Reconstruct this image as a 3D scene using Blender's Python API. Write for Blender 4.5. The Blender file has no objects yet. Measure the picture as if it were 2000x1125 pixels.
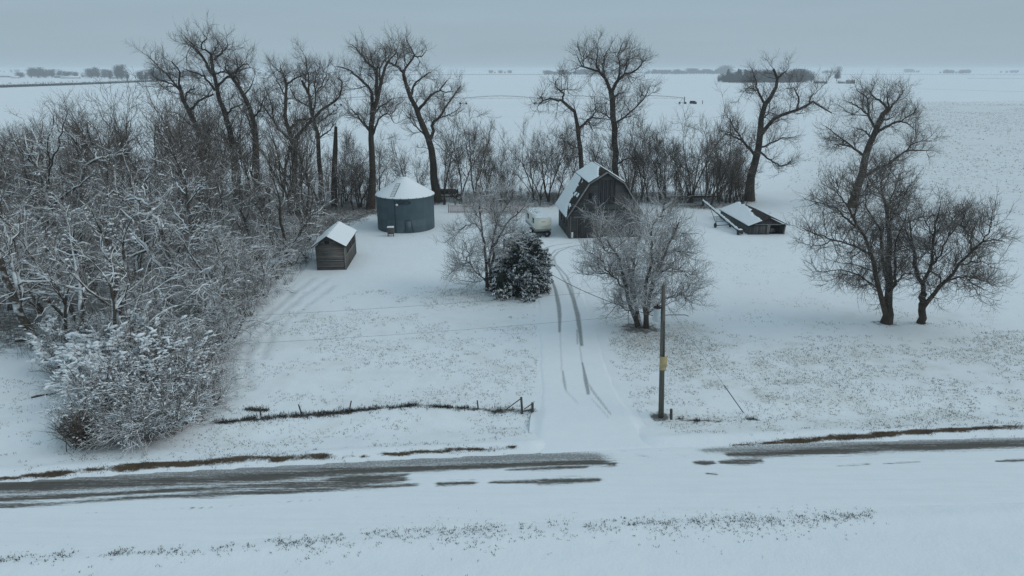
import bpy, math, random
import numpy as np
from mathutils import Vector

RNG = np.random.default_rng(11)
random.seed(5)
scene = bpy.context.scene
COL = scene.collection
PI = math.pi

# ------------------------------------------------------------------ camera
F = 1350.0
H = 20.0
PITCH = math.atan((562.5 - 135.0) / F)
cp, sp = math.cos(PITCH), math.sin(PITCH)
cam = bpy.data.cameras.new("camera")
cam.sensor_width = 36.0
cam.lens = F / 2000.0 * 36.0
cam.clip_start = 0.5
cam.clip_end = 30000.0
cam_o = bpy.data.objects.new("camera", cam)
cam_o.location = (0, 0, H)
cam_o.rotation_euler = (PI / 2 - PITCH, 0, 0)
COL.objects.link(cam_o)
scene.camera = cam_o


def ray(px, py):
    u = (px - 1000.0) / F
    v = (562.5 - py) / F
    return np.array([u, cp + v * sp, -sp + v * cp])


def gp(px, py, z=0.0):
    """photo pixel -> point on the level z"""
    d = ray(px, py)
    s = (z - H) / d[2]
    return np.array([d[0] * s, d[1] * s, z])


def dp(px, py, Y):
    """photo pixel -> point at distance Y"""
    d = ray(px, py)
    s = Y / d[1]
    return np.array([d[0] * s, Y, H + d[2] * s])


def mpp(Y, z=0.0):
    return (Y * cp + (H - z) * sp) / F


# ------------------------------------------------------------------ noise
def _h(ix, iy, seed):
    n = (ix.astype(np.int64) * 374761393 + iy.astype(np.int64) * 668265263 + seed * 982451653) & 0x7fffffff
    n = ((n ^ (n >> 13)) * 1274126177) & 0x7fffffff
    n = (n ^ (n >> 16)) & 0xffff
    return n / 65535.0


def vnoise(x, y, seed=0):
    x = np.asarray(x, float); y = np.asarray(y, float)
    ix = np.floor(x); iy = np.floor(y)
    fx = x - ix; fy = y - iy
    fx = fx * fx * (3 - 2 * fx); fy = fy * fy * (3 - 2 * fy)
    a = _h(ix, iy, seed); b = _h(ix + 1, iy, seed); c = _h(ix, iy + 1, seed); d = _h(ix + 1, iy + 1, seed)
    return (a * (1 - fx) + b * fx) * (1 - fy) + (c * (1 - fx) + d * fx) * fy


def fbm(x, y, seed=0, o=4):
    s = 0; a = .5; t = 0
    for i in range(o):
        s = s + a * vnoise(x * 2 ** i, y * 2 ** i, seed + i * 17); t += a; a *= .5
    return s / t


def sstep(a, b, x):
    t = np.clip((x - a) / (b - a), 0, 1)
    return t * t * (3 - 2 * t)


# ------------------------------------------------------------------ mesh helpers
def mesh_np(name, V, Fq, mats, smooth=True, midx=None, attrs=None):
    """V (n,3); Fq list of face arrays (m,k)"""
    me = bpy.data.meshes.new(name)
    V = np.asarray(V, np.float32)
    if not isinstance(Fq, list):
        Fq = [Fq]
    Fq = [np.asarray(f, np.int32) for f in Fq if len(f)]
    me.vertices.add(len(V)); me.vertices.foreach_set("co", V.ravel())
    nl = sum(f.size for f in Fq); npoly = sum(len(f) for f in Fq)
    me.loops.add(nl); me.polygons.add(npoly)
    me.loops.foreach_set("vertex_index", np.concatenate([f.ravel() for f in Fq]))
    st = []; o = 0
    for f in Fq:
        st.append(o + np.arange(len(f)) * f.shape[1]); o += f.size
    me.polygons.foreach_set("loop_start", np.concatenate(st).astype(np.int32))
    if smooth:
        me.polygons.foreach_set("use_smooth", np.ones(npoly, bool))
    if midx is not None:
        me.polygons.foreach_set("material_index", np.asarray(midx, np.int32))
    if attrs:
        for k, a in attrs.items():
            at = me.attributes.new(k, 'FLOAT', 'POINT')
            at.data.foreach_set("value", np.asarray(a, np.float32))
    for m in (mats if isinstance(mats, (list, tuple)) else [mats]):
        me.materials.append(m)
    me.update(calc_edges=True)
    return me


def link(name, me, parent=None, loc=None):
    o = bpy.data.objects.new(name, me)
    COL.objects.link(o)
    if parent is not None:
        o.parent = parent
    if loc is not None:
        o.location = loc
    return o


def tag(o, label=None, cat=None, group=None, kind=None):
    if label: o["label"] = label
    if cat: o["category"] = cat
    if group: o["group"] = group
    if kind: o["kind"] = kind
    return o


def empty(name, loc=(0, 0, 0), rz=0.0):
    o = bpy.data.objects.new(name, None)
    o.empty_display_size = .3
    COL.objects.link(o)
    o.location = loc
    o.rotation_euler = (0, 0, rz)
    return o


def copy_tree(o, parent=None):
    c = o.copy(); COL.objects.link(c)
    if parent is not None: c.parent = parent
    for ch in list(o.children):
        copy_tree(ch, c)
    return c


class MB:
    """collects simple solids into one mesh"""
    def __init__(self):
        self.V = []; self.F = {}; self.n = 0

    def add(self, V, faces):
        V = np.asarray(V, float)
        for f in faces:
            self.F.setdefault(len(f), []).append([i + self.n for i in f])
        self.V.append(V); self.n += len(V)
        return self

    def box(self, c, s, rz=0.0, rx=0.0, ry=0.0):
        sx, sy, sz = s[0] / 2, s[1] / 2, s[2] / 2
        v = np.array([[-sx, -sy, -sz], [sx, -sy, -sz], [sx, sy, -sz], [-sx, sy, -sz],
                      [-sx, -sy, sz], [sx, -sy, sz], [sx, sy, sz], [-sx, sy, sz]])
        from mathutils import Euler
        M = np.array(Euler((rx, ry, rz)).to_matrix())
        v = v @ M.T + np.array(c)
        return self.add(v, [(0, 3, 2, 1), (4, 5, 6, 7), (0, 1, 5, 4), (1, 2, 6, 5), (2, 3, 7, 6), (3, 0, 4, 7)])

    def prism(self, poly, y0, y1):
        """polygon in x,z extruded along y"""
        n = len(poly)
        v = [(x, y0, z) for x, z in poly] + [(x, y1, z) for x, z in poly]
        f = [tuple(range(n)), tuple(range(2 * n - 1, n - 1, -1))]
        for i in range(n):
            j = (i + 1) % n
            f.append((j, i, n + i, n + j))
        return self.add(v, f)

    def tube(self, pts, r, S=8, caps=True):
        P = np.array(pts, float)[None]
        R = np.array(r if hasattr(r, '__len__') else [r] * len(pts), float)[None]
        V, Q = tubes(P, R, S, np.random.default_rng(1))
        k = len(pts)
        fs = [tuple(q) for q in Q]
        if caps:
            fs.append(tuple(range(S - 1, -1, -1)))
            fs.append(tuple(range((k - 1) * S, k * S)))
        return self.add(V, fs)

    def slab(self, quad, t):
        """quad of 4 points extruded by t along its normal"""
        q = np.array(quad, float)
        n = np.cross(q[1] - q[0], q[3] - q[0]); n /= np.linalg.norm(n)
        v = np.vstack([q, q + n * t])
        return self.add(v, [(3, 2, 1, 0), (4, 5, 6, 7), (0, 1, 5, 4), (1, 2, 6, 5), (2, 3, 7, 6), (3, 0, 4, 7)])

    def build(self, name, mat, parent=None, smooth=False):
        me = mesh_np(name, np.vstack(self.V), [np.array(f) for f in self.F.values()], mat, smooth)
        return link(name, me, parent)


def tubes(P, R, S, rng):
    N, K, _ = P.shape
    T = np.gradient(P, axis=1)
    T /= np.linalg.norm(T, axis=2, keepdims=True) + 1e-9
    mt = T.mean(axis=1); mt /= np.linalg.norm(mt, axis=1, keepdims=True) + 1e-9
    rv = rng.normal(size=(N, 3))
    n0 = np.cross(mt, rv); n0 /= np.linalg.norm(n0, axis=1, keepdims=True) + 1e-9
    n = n0[:, None, :] - (n0[:, None, :] * T).sum(2, keepdims=True) * T
    n /= np.linalg.norm(n, axis=2, keepdims=True) + 1e-9
    b = np.cross(T, n)
    a = np.arange(S) * 2 * PI / S
    V = P[:, :, None, :] + R[:, :, None, None] * (np.cos(a)[None, None, :, None] * n[:, :, None, :] + np.sin(a)[None, None, :, None] * b[:, :, None, :])
    base = (np.arange(N) * K * S)[:, None, None]
    k = (np.arange(K - 1) * S)[None, :, None]
    i = np.arange(S)[None, None, :]
    j = (np.arange(S) + 1) % S
    j = j[None, None, :]
    Q = np.stack([base + k + i, base + k + j, base + k + S + j, base + k + S + i], axis=-1).reshape(-1, 4)
    return V.reshape(-1, 3), Q


# ------------------------------------------------------------------ materials
def new_mat(name):
    m = bpy.data.materials.new(name); m.use_nodes = True
    nt = m.node_tree
    b = nt.nodes["Principled BSDF"]
    b.inputs["Roughness"].default_value = .85
    b.inputs["Specular IOR Level"].default_value = .25
    return m, nt, b


def nd(nt, typ, **kw):
    n = nt.nodes.new(typ)
    for k, v in kw.items():
        if k == 'inp':
            for a, c in v.items(): n.inputs[a].default_value = c
        else:
            setattr(n, k, v)
    return n


def noise(nt, vec, scale, detail=4, rough=.6):
    n = nd(nt, "ShaderNodeTexNoise", inp={"Scale": scale, "Detail": detail, "Roughness": rough})
    nt.links.new(vec, n.inputs["Vector"])
    return n.outputs["Fac"]


def ramp(nt, fac, stops):
    r = nt.nodes.new("ShaderNodeValToRGB")
    e = r.color_ramp.elements
    while len(e) < len(stops): e.new(.5)
    for q, (p, c) in zip(e, stops):
        q.position = p
        q.color = (c, c, c, 1) if not hasattr(c, '__len__') else (*c, 1)
    nt.links.new(fac, r.inputs["Fac"])
    return r.outputs["Color"]


def mixc(nt, fac, a, b):
    m = nd(nt, "ShaderNodeMix", data_type='RGBA')
    for s, v in (("Factor", fac), ("A", a), ("B", b)):
        idx = {"Factor": 0, "A": 6, "B": 7}[s]
        if hasattr(v, 'links') or hasattr(v, 'is_linked'):
            nt.links.new(v, m.inputs[idx])
        else:
            m.inputs[idx].default_value = v if s == "Factor" else (*v, 1)
    return m.outputs[2]


def mth(nt, op, a, b=None, clamp=False):
    m = nd(nt, "ShaderNodeMath", operation=op, use_clamp=clamp)
    for i, v in enumerate((a, b)):
        if v is None: continue
        if hasattr(v, 'is_linked'): nt.links.new(v, m.inputs[i])
        else: m.inputs[i].default_value = v
    return m.outputs[0]


def bump(nt, bsdf, h, strength=.3, dist=.05):
    b = nd(nt, "ShaderNodeBump", inp={"Strength": strength, "Distance": dist})
    nt.links.new(h, b.inputs["Height"]); nt.links.new(b.outputs[0], bsdf.inputs["Normal"])


SNOW = (.83, .865, .89)


def obj_coord(nt):
    return nd(nt, "ShaderNodeTexCoord").outputs["Object"]


def mapping(nt, vec, scale):
    m = nd(nt, "ShaderNodeMapping", inp={"Scale": scale})
    nt.links.new(vec, m.inputs["Vector"])
    return m.outputs[0]


def mat_simple(name, c1, c2, scale=3.0, rough=.85, spec=.25, stretch=(1, 1, 1), metallic=0.0):
    m, nt, b = new_mat(name)
    v = mapping(nt, obj_coord(nt), stretch)
    f = ramp(nt, noise(nt, v, scale, 5, .65), [(.3, 0.0), (.7, 1.0)])
    nt.links.new(mixc(nt, f, c1, c2), b.inputs["Base Color"])
    b.inputs["Roughness"].default_value = rough
    b.inputs["Specular IOR Level"].default_value = spec
    b.inputs["Metallic"].default_value = metallic
    return m


def mat_bark(name, c1, c2, snow=0.0, lo=.25, nscale=1.1, side=0.0):
    """bark with snow lying on the faces that look up"""
    m, nt, b = new_mat(name)
    oc = obj_coord(nt)
    f = ramp(nt, noise(nt, mapping(nt, oc, (5, 5, 1.2)), 1.3, 4, .6), [(.3, 0.0), (.7, 1.0)])
    c = mixc(nt, f, c1, c2)
    if snow > 0:
        g = nd(nt, "ShaderNodeNewGeometry")
        sx = nd(nt, "ShaderNodeSeparateXYZ"); nt.links.new(g.outputs["Normal"], sx.inputs[0])
        up = sx.outputs["Z"]
        if side:
            up = mth(nt, 'ADD', up, mth(nt, 'MULTIPLY', sx.outputs["X"], -side))
        nz = noise(nt, oc, nscale, 4, .7)
        k = mth(nt, 'ADD', up, mth(nt, 'MULTIPLY', mth(nt, 'SUBTRACT', nz, .5), 2.2))
        mr = nd(nt, "ShaderNodeMapRange", inp={"From Min": lo, "From Max": lo + .35, "To Min": 0.0, "To Max": snow})
        nt.links.new(k, mr.inputs["Value"])
        c = mixc(nt, mr.outputs[0], c, SNOW)
    nt.links.new(c, b.inputs["Base Color"])
    b.inputs["Roughness"].default_value = .95
    b.inputs["Specular IOR Level"].default_value = .1
    return m


def mat_snow(name, tint=SNOW, bscale=6.0, bs=.25):
    m, nt, b = new_mat(name)
    oc = obj_coord(nt)
    f = noise(nt, oc, bscale, 5, .6)
    nt.links.new(mixc(nt, f, tuple(x * .96 for x in tint), tuple(min(1, x * 1.03) for x in tint)), b.inputs["Base Color"])
    b.inputs["Roughness"].default_value = .8
    bump(nt, b, f, bs, .06)
    return m


def mat_boards(name, c_dark, c_mid, c_light, axis='Z', board=.18, stretch=.25):
    """weathered boards; axis = direction across the boards"""
    m, nt, b = new_mat(name)
    oc = obj_coord(nt)
    sx = nd(nt, "ShaderNodeSeparateXYZ"); nt.links.new(oc, sx.inputs[0])
    if axis == 'Z':
        across = sx.outputs["Z"]
        sc = (.5, .5, 5.0)
    else:
        across = mth(nt, 'ADD', sx.outputs["X"], sx.outputs["Y"])
        sc = (5.0, 5.0, .4)
    q = mth(nt, 'DIVIDE', across, board)
    fl = mth(nt, 'FLOOR', q)
    fr = mth(nt, 'SUBTRACT', q, fl)
    wn = nd(nt, "ShaderNodeTexWhiteNoise", noise_dimensions='1D'); nt.links.new(fl, wn.inputs["W"])
    n1 = noise(nt, mapping(nt, oc, sc), 1.6, 6, .7)
    f = mth(nt, 'ADD', mth(nt, 'MULTIPLY', wn.outputs["Value"], .26), mth(nt, 'MULTIPLY', n1, .85))
    c = ramp(nt, f, [(.28, c_dark), (.55, c_mid), (.85, c_light)])
    gap = mth(nt, 'LESS_THAN', fr, .09)
    c = mixc(nt, mth(nt, 'MULTIPLY', gap, .75), c, tuple(x * .25 for x in c_dark))
    nt.links.new(c, b.inputs["Base Color"])
    b.inputs["Roughness"].default_value = .9
    bump(nt, b, mth(nt, 'SUBTRACT', n1, gap), .4, .02)
    return m


M = {}
M['bark'] = mat_bark('bark_dark', (.044, .034, .026), (.084, .066, .051))
M['bark_twig'] = mat_bark('bark_twig', (.105, .086, .072), (.16, .132, .112), .5, .6, .8)
M['bark_twig_red'] = mat_bark('bark_twig_reddish', (.110, .084, .068), (.165, .128, .105), .4, .75, .6)
M['bark_dust'] = mat_bark('bark_dusted', (.052, .041, .032), (.09, .072, .057), .8, .45)
M['twig_dust'] = mat_bark('twig_dusted', (.105, .083, .068), (.165, .133, .110), .6, .45, .6)
M['bark_snow'] = mat_bark('bark_snowy', (.040, .031, .024), (.078, .062, .048), .95, .22, .8, .15)
M['limb_snow'] = mat_bark('limb_snowy', (.046, .037, .029), (.09, .073, .058), .95, .0, .6, .2)
M['twig_snow'] = mat_bark('twig_snowy', (.100, .080, .066), (.165, .135, .113), .75, .35, .5)
M['bush_snow'] = mat_bark('bush_snowy', (.100, .080, .067), (.165, .135, .115), .85, .25, .6)
M['twig_frost'] = mat_bark('twig_frosted', (.150, .124, .108), (.22, .186, .165), .85, .10, .9)
M['bush_brown'] = mat_bark('bush_brown', (.078, .058, .042), (.14, .108, .082), .5, .6, 1.0)
M['snow'] = mat_snow('snow')
M['snow_lump'] = mat_snow('snow_lump', SNOW, 14.0, .4)


# ------------------------------------------------------------------ trees
def catmull(P, K):
    P = np.asarray(P, float)
    if len(P) == 2:
        t = np.linspace(0, 1, K)[:, None]
        return P[0] * (1 - t) + P[1] * t
    d = np.r_[0, np.cumsum(np.linalg.norm(np.diff(P, axis=0), axis=1) ** .5 + 1e-6)]
    d /= d[-1]
    Q = np.vstack([2 * P[0] - P[1], P, 2 * P[-1] - P[-2]])
    ts = np.linspace(0, 1, K)
    out = []
    for t in ts:
        i = min(max(np.searchsorted(d, t, side='right') - 1, 0), len(P) - 2)
        u = (t - d[i]) / (d[i + 1] - d[i])
        p0, p1, p2, p3 = Q[i], Q[i + 1], Q[i + 2], Q[i + 3]
        out.append(.5 * (2 * p1 + (p2 - p0) * u + (2 * p0 - 5 * p1 + 4 * p2 - p3) * u * u + (3 * p1 - p0 - 3 * p2 + p3) * u ** 3))
    return np.array(out)


def spawn(P, R, rng, per_m=None, n=None, t0=.2, t1=1.0, ang=45, sd=14, length=2.0, lvar=.35, taper=.55, K=5,
          up=.1, up0=.0, wig=.25, r0=.02, r1=.008, rk=.7, out=None):
    """side branches grown from the polylines P (N,K0,3) with radii R"""
    N, K0, _ = P.shape
    seg = np.linalg.norm(np.diff(P, axis=1), axis=2).sum(1)
    if n is None:
        cnt = np.maximum(1, np.floor(seg * (t1 - t0) * per_m + rng.random(N))).astype(int)
    else:
        cnt = np.full(N, n)
    idx = np.repeat(np.arange(N), cnt)
    first = np.r_[0, np.cumsum(cnt)[:-1]]
    j = np.arange(len(idx)) - first[idx]
    t = t0 + (t1 - t0) * (j + rng.random(len(idx))) / cnt[idx]
    t = np.where(j == cnt[idx] - 1, t1, t)          # one goes on from the tip
    f = np.clip(t, 0, 1) * (K0 - 1)
    i0 = np.minimum(f.astype(int), K0 - 2); u = (f - i0)[:, None]
    p = P[idx, i0] * (1 - u) + P[idx, i0 + 1] * u
    T = P[idx, i0 + 1] - P[idx, i0]
    T /= np.linalg.norm(T, axis=1, keepdims=True) + 1e-9
    rp = R[idx, i0] * (1 - u[:, 0]) + R[idx, i0 + 1] * u[:, 0]
    pv = rng.normal(size=T.shape)
    pv -= (pv * T).sum(1, keepdims=True) * T
    pv[:, 2] += up0
    pv -= (pv * T).sum(1, keepdims=True) * T
    pv /= np.linalg.norm(pv, axis=1, keepdims=True) + 1e-9
    a = np.radians(rng.normal(ang, sd, len(idx)))
    a = np.where(j == cnt[idx] - 1, a * .35, a)
    d = np.cos(a)[:, None] * T + np.sin(a)[:, None] * pv
    L = length * np.exp(rng.normal(0, lvar, len(idx))) * (1 - taper * (t - t0) / max(t1 - t0, 1e-3))
    C = np.empty((len(idx), K, 3)); C[:, 0] = p
    st = (L / (K - 1))[:, None]
    for k in range(1, K):
        d = d + rng.normal(0, wig, d.shape); d[:, 2] += up
        d /= np.linalg.norm(d, axis=1, keepdims=True) + 1e-9
        C[:, k] = C[:, k - 1] + d * st
    ra = np.minimum(rp * rk, r0 * np.sqrt(L / length) )
    ra = np.maximum(ra, r1)
    tt = np.linspace(0, 1, K)[None]
    RR = ra[:, None] * (1 - tt) + np.minimum(r1, ra)[:, None] * tt
    C[:, :, 2] = np.maximum(C[:, :, 2], .03)
    return C, RR


def assemble(name, groups, mat, parent):
    """groups: list of (P,R,S)"""
    Vs = []; Fs = []; o = 0
    for P, R, S in groups:
        V, Q = tubes(P, R, S, RNG)
        Vs.append(V); Fs.append(Q + o); o += len(V)
    me = mesh_np(name, np.vstack(Vs), np.vstack(Fs), mat, True)
    return link(name, me, parent)


ICO = None


def lumps(name, pts, dirs, sizes, mat, parent, rng, flat=.55, stretch=1.6):
    """irregular clumps of snow lying along the twigs"""
    global ICO
    if ICO is None:
        t = (1 + 5 ** .5) / 2
        v = np.array([(-1, t, 0), (1, t, 0), (-1, -t, 0), (1, -t, 0), (0, -1, t), (0, 1, t), (0, -1, -t), (0, 1, -t), (t, 0, -1), (t, 0, 1), (-t, 0, -1), (-t, 0, 1)], float)
        v /= np.linalg.norm(v[0])
        f = [(0, 11, 5), (0, 5, 1), (0, 1, 7), (0, 7, 10), (0, 10, 11), (1, 5, 9), (5, 11, 4), (11, 10, 2), (10, 7, 6), (7, 1, 8), (3, 9, 4), (3, 4, 2), (3, 2, 6), (3, 6, 8), (3, 8, 9), (4, 9, 5), (2, 4, 11), (6, 2, 10), (8, 6, 7), (9, 8, 1)]
        ICO = (v, np.array(f))
    v, f = ICO
    N = len(pts)
    d = np.asarray(dirs, float) * [1, 1, .3]; d = d / (np.linalg.norm(d, axis=1, keepdims=True) + 1e-9)
    s = np.cross(d, np.tile([0, 0, 1.0], (N, 1))) + 1e-6; s /= np.linalg.norm(s, axis=1, keepdims=True)
    u = np.cross(s, d)
    W = v[None] * (1 + rng.normal(0, .3, (N, 12, 1))) * np.asarray(sizes)[:, None, None]
    el = 1 + rng.random(N) * stretch
    W = W[:, :, :1] * el[:, None, None] * d[:, None] + W[:, :, 1:2] * .75 * s[:, None] + W[:, :, 2:] * flat * u[:, None]
    W = W + np.asarray(pts)[:, None, :]
    Fa = (f[None] + (np.arange(N) * 12)[:, None, None]).reshape(-1, 3)
    return link(name, mesh_np(name, W.reshape(-1, 3), Fa, mat, True), parent)


def snow_ridges(name, groups, mat, parent, rng, seed=3, thr=.45, w=.03, scale=.45, zlo=0.0):
    """bands of snow lying on top of the branches; patchy, thicker on level wood"""
    out = []
    for P, R, ww in groups:
        T = np.gradient(P, axis=1); T /= np.linalg.norm(T, axis=2, keepdims=True) + 1e-9
        lev = np.clip(1.15 - np.abs(T[..., 2]), .05, 1)
        pat = fbm(P[..., 0] * scale + 7, P[..., 1] * scale + P[..., 2] * scale * 1.2, seed, 3)
        fine = fbm(P[..., 0] * 3.1, P[..., 2] * 3.1 + P[..., 1] * 2.3, seed + 5, 2)
        r = w * ww * lev * sstep(thr - .10, thr + .10, pat) * (.35 + 1.3 * fine) * (P[..., 2] > zlo)
        keep = r.max(1) > .004
        if not keep.any(): continue
        Q = P[keep].copy(); rr = np.maximum(r[keep], .0005)
        Q[..., 2] += R[keep] * .75 + rr * .35
        out.append((Q, rr, 4))
    if out:
        assemble(name, out, mat, parent)


def snow_spots(groups, n, rng, zlo=0.0, scale=.8, thr=.5, seed=3):
    """places on the branches where clumps of snow have gathered: patchy"""
    src = np.concatenate([g[:, 1:].reshape(-1, 3) for g in groups])
    dr = np.concatenate([np.gradient(g, axis=1)[:, 1:].reshape(-1, 3) for g in groups])
    pat = fbm(src[:, 0] * scale + 7, src[:, 1] * scale + src[:, 2] * scale * 1.3, seed, 3)
    dn = dr / (np.linalg.norm(dr, axis=1, keepdims=True) + 1e-9)
    w = sstep(thr - .03, thr + .08, pat) * (1.05 - np.abs(dn[:, 2])) * (src[:, 2] > zlo) + 1e-4
    k = rng.choice(len(src), min(n, len(src)), replace=False, p=w / w.sum())
    return src[k], dr[k]


def hero_limbs(limbs, Y, slope, rng, K=12, wob=.06):
    """limbs traced in the photo, set at distance Y and spread in depth"""
    out = []; rad = []
    done = []      # (px array, depth array)
    for li, (pts, w0, w1) in enumerate(limbs):
        px = np.array(pts, float)
        d0 = 0.0; r_at = None
        if li > 0:
            best = 1e9
            for q, dq, rq in done:
                dd = np.linalg.norm(q - px[0], axis=1); k = dd.argmin()
                if dd[k] < best: best = dd[k]; d0 = dq[k]; r_at = rq[k]
        pxs = catmull(px, K)
        dist = np.linalg.norm(pxs - pxs[0], axis=1) * mpp(Y, 8)
        s = 0.0 if li == 0 else rng.choice([-1, 1]) * rng.uniform(.25, slope)
        dep = d0 + s * dist
        if li == 0:
            dep = dep + rng.normal(0, .15) * np.linspace(0, 1, K)
        P = np.array([dp(x, y, Y + e) for (x, y), e in zip(pxs, dep)])
        P[1:-1] += rng.normal(0, wob, (K - 2, 3))
        m = mpp(Y, 8)
        R = np.linspace(w0, w1, K) * .5 * m
        if li == 0:
            P[0, 2] = min(P[0, 2], -.15)
            R[0] *= 1.35; R[1] *= 1.1
        out.append(P); rad.append(R)
        done.append((pxs, dep, R))
    return np.array(out), np.array(rad)


def hero_tree(name, limbs, Y, label, cat='tree', mats=('bark', 'bark_twig'), slope=.7, seed=1, tr=.012, thick=.85,
              b1=2.6, b2=1.3, b3=.7, b4=0, dA=1.5, dB=3.2, dC=4.5, dD=4.0, up=.07, clumps=0, csize=(.04, .12), group=None, t0=.35, ang=50, rA=.05, ridge=0, rthr=.45):
    rng = np.random.default_rng(seed)
    P0, R0 = hero_limbs(limbs, Y, slope, rng)
    R0 = R0 * thick
    base = P0[0, 0].copy(); base[2] = 0
    P0 = P0 - base
    root = empty(name, base)
    tag(root, label, cat, group)
    Pt, Rt = P0[:1], R0[:1]
    Pl, Rl = P0[1:], R0[1:]
    A1, RA1 = spawn(Pl, Rl, rng, per_m=dA, t0=.12, ang=ang, length=b1, K=7, up=up, wig=.26, r0=rA, r1=tr * 1.5)
    A1b, RA1b = spawn(Pt, Rt, rng, per_m=dA * .6, t0=t0, ang=55, length=b1, K=7, up=up, wig=.26, r0=rA, r1=tr * 1.5, taper=.2)
    A = np.concatenate([A1, A1b]); RA = np.concatenate([RA1, RA1b])
    B, RB = spawn(A, RA, rng, per_m=dB, t0=.12, ang=46, length=b2, K=5, up=up * 1.3, wig=.22, r0=tr * 1.9, r1=tr * 1.05, taper=.45)
    C, RC = spawn(B, RB, rng, per_m=dC, t0=.10, ang=42, length=b3, K=4, up=up * 1.5, wig=.2, r0=tr * 1.1, r1=tr * .7, taper=.4)
    g = [(B, RB, 3), (C, RC, 3)]
    if b4:
        D, RD = spawn(C, RC, rng, per_m=dD, t0=.15, ang=42, length=b4, K=3, up=up * 1.5, wig=.18, r0=tr * .85, r1=tr * .55, taper=.3)
        g.append((D, RD, 3))
    assemble('trunk', [(P0, R0, 9), (A, RA, 5)], M[mats[0]], root)
    assemble('crown', g, M[mats[1]], root)
    if ridge:
        snow_ridges('snow_cover', [(Pl, Rl, 2.2), (A, RA, 1.3), (B, RB, 1.0)], M['snow_lump'], root, rng, seed, thr=rthr, w=ridge)
    if clumps:
        p, d = snow_spots([A, B, Pl], clumps, rng, seed=seed)
        lumps('snow_clumps', p + [0, 0, .03], d, csize[0] + (csize[1] - csize[0]) * rng.random(len(p)) ** 2, M['snow_lump'], root, rng)
    return root


def auto_tree(name, Ht, stems, rng, lean=.12, spread=.25, mats=('bark', 'bark_twig'), tr=.012, r=.14, up=.1, clear=.25, ang=42, wig=.14, clumps=0, csize=(.04, .12),
              limb=.34, b1=.15, b2=1.2, b3=.65, dL=.75, dA=2.0, dB=3.3, dC=4.6, zlo=0, ridge=0, rthr=.45, rtw=False):
    """a free-standing tree at the origin"""
    root = empty(name)
    P0 = []; R0 = []
    K = 12
    for s in range(stems):
        a = rng.random() * 2 * PI
        sprd = (lean if s == 0 and stems < 3 else spread) * rng.uniform(.5, 1.3)
        d = np.array([math.cos(a) * sprd, math.sin(a) * sprd, 1.0])
        h = Ht * .93 * (1 if s == 0 else rng.uniform(.7, .98))
        p = np.array([rng.normal(0, .12), rng.normal(0, .12), -.15]) if stems > 1 else np.array([0, 0, -.15])
        pts = [p]
        for k in range(1, K):
            d = d + rng.normal(0, wig, 3) * [1, 1, .4]
            d = d / np.linalg.norm(d)
            d[2] += .06
            p = p + d * h / (K - 1)
            pts.append(p)
        P0.append(pts)
        rr = r * (1 if s == 0 else rng.uniform(.55, .9))
        R0.append(np.linspace(rr, rr * .12, K) * np.r_[1.3, 1.08, np.ones(K - 2)])
    P0 = np.array(P0); R0 = np.array(R0)
    L, RL = spawn(P0, R0, rng, per_m=dL, t0=clear, ang=ang, length=Ht * limb, K=9, up=up, wig=wig * 1.2, r0=r * .5, r1=tr * 1.6, taper=.6, lvar=.3)
    A1, RA1 = spawn(L, RL, rng, per_m=dA, t0=.15, ang=44, length=Ht * b1, K=6, up=up, wig=.2, r0=tr * 2.6, r1=tr * 1.3, taper=.45)
    A2, RA2 = spawn(P0, R0, rng, per_m=dA * .5, t0=max(.3, clear), ang=50, length=Ht * b1, K=6, up=up, wig=.2, r0=tr * 2.6, r1=tr * 1.3, taper=.3)
    A = np.concatenate([A1, A2]); RA = np.concatenate([RA1, RA2])
    B, RB = spawn(A, RA, rng, per_m=dB, t0=.12, ang=44, length=b2, K=5, up=up * 1.2, wig=.2, r0=tr * 1.7, r1=tr)
    C, RC = spawn(B, RB, rng, per_m=dC, t0=.1, ang=40, length=b3, K=4, up=up * 1.4, wig=.18, r0=tr * 1.1, r1=tr * .7, taper=.4)
    assemble('trunk', [(P0, R0, 7), (L, RL, 5)], M[mats[0]], root)
    assemble('crown', [(A, RA, 4), (B, RB, 3), (C, RC, 3)], M[mats[1]], root)
    if ridge:
        snow_ridges('snow_cover', [(P0, R0, 1.6), (L, RL, 1.9), (A, RA, 1.1)] + ([(B, RB, .9)] if rtw else []), M['snow_lump'], root, rng, int(rng.integers(1, 999)), thr=rthr, w=ridge, zlo=zlo)
    if clumps:
        p, d = snow_spots([L, A, B], clumps, rng, zlo=zlo, seed=int(rng.integers(1, 999)))
        lumps('snow_clumps', p + [0, 0, .03], d, csize[0] + (csize[1] - csize[0]) * rng.random(len(p)) ** 2, M['snow_lump'], root, rng)
    return root


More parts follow.
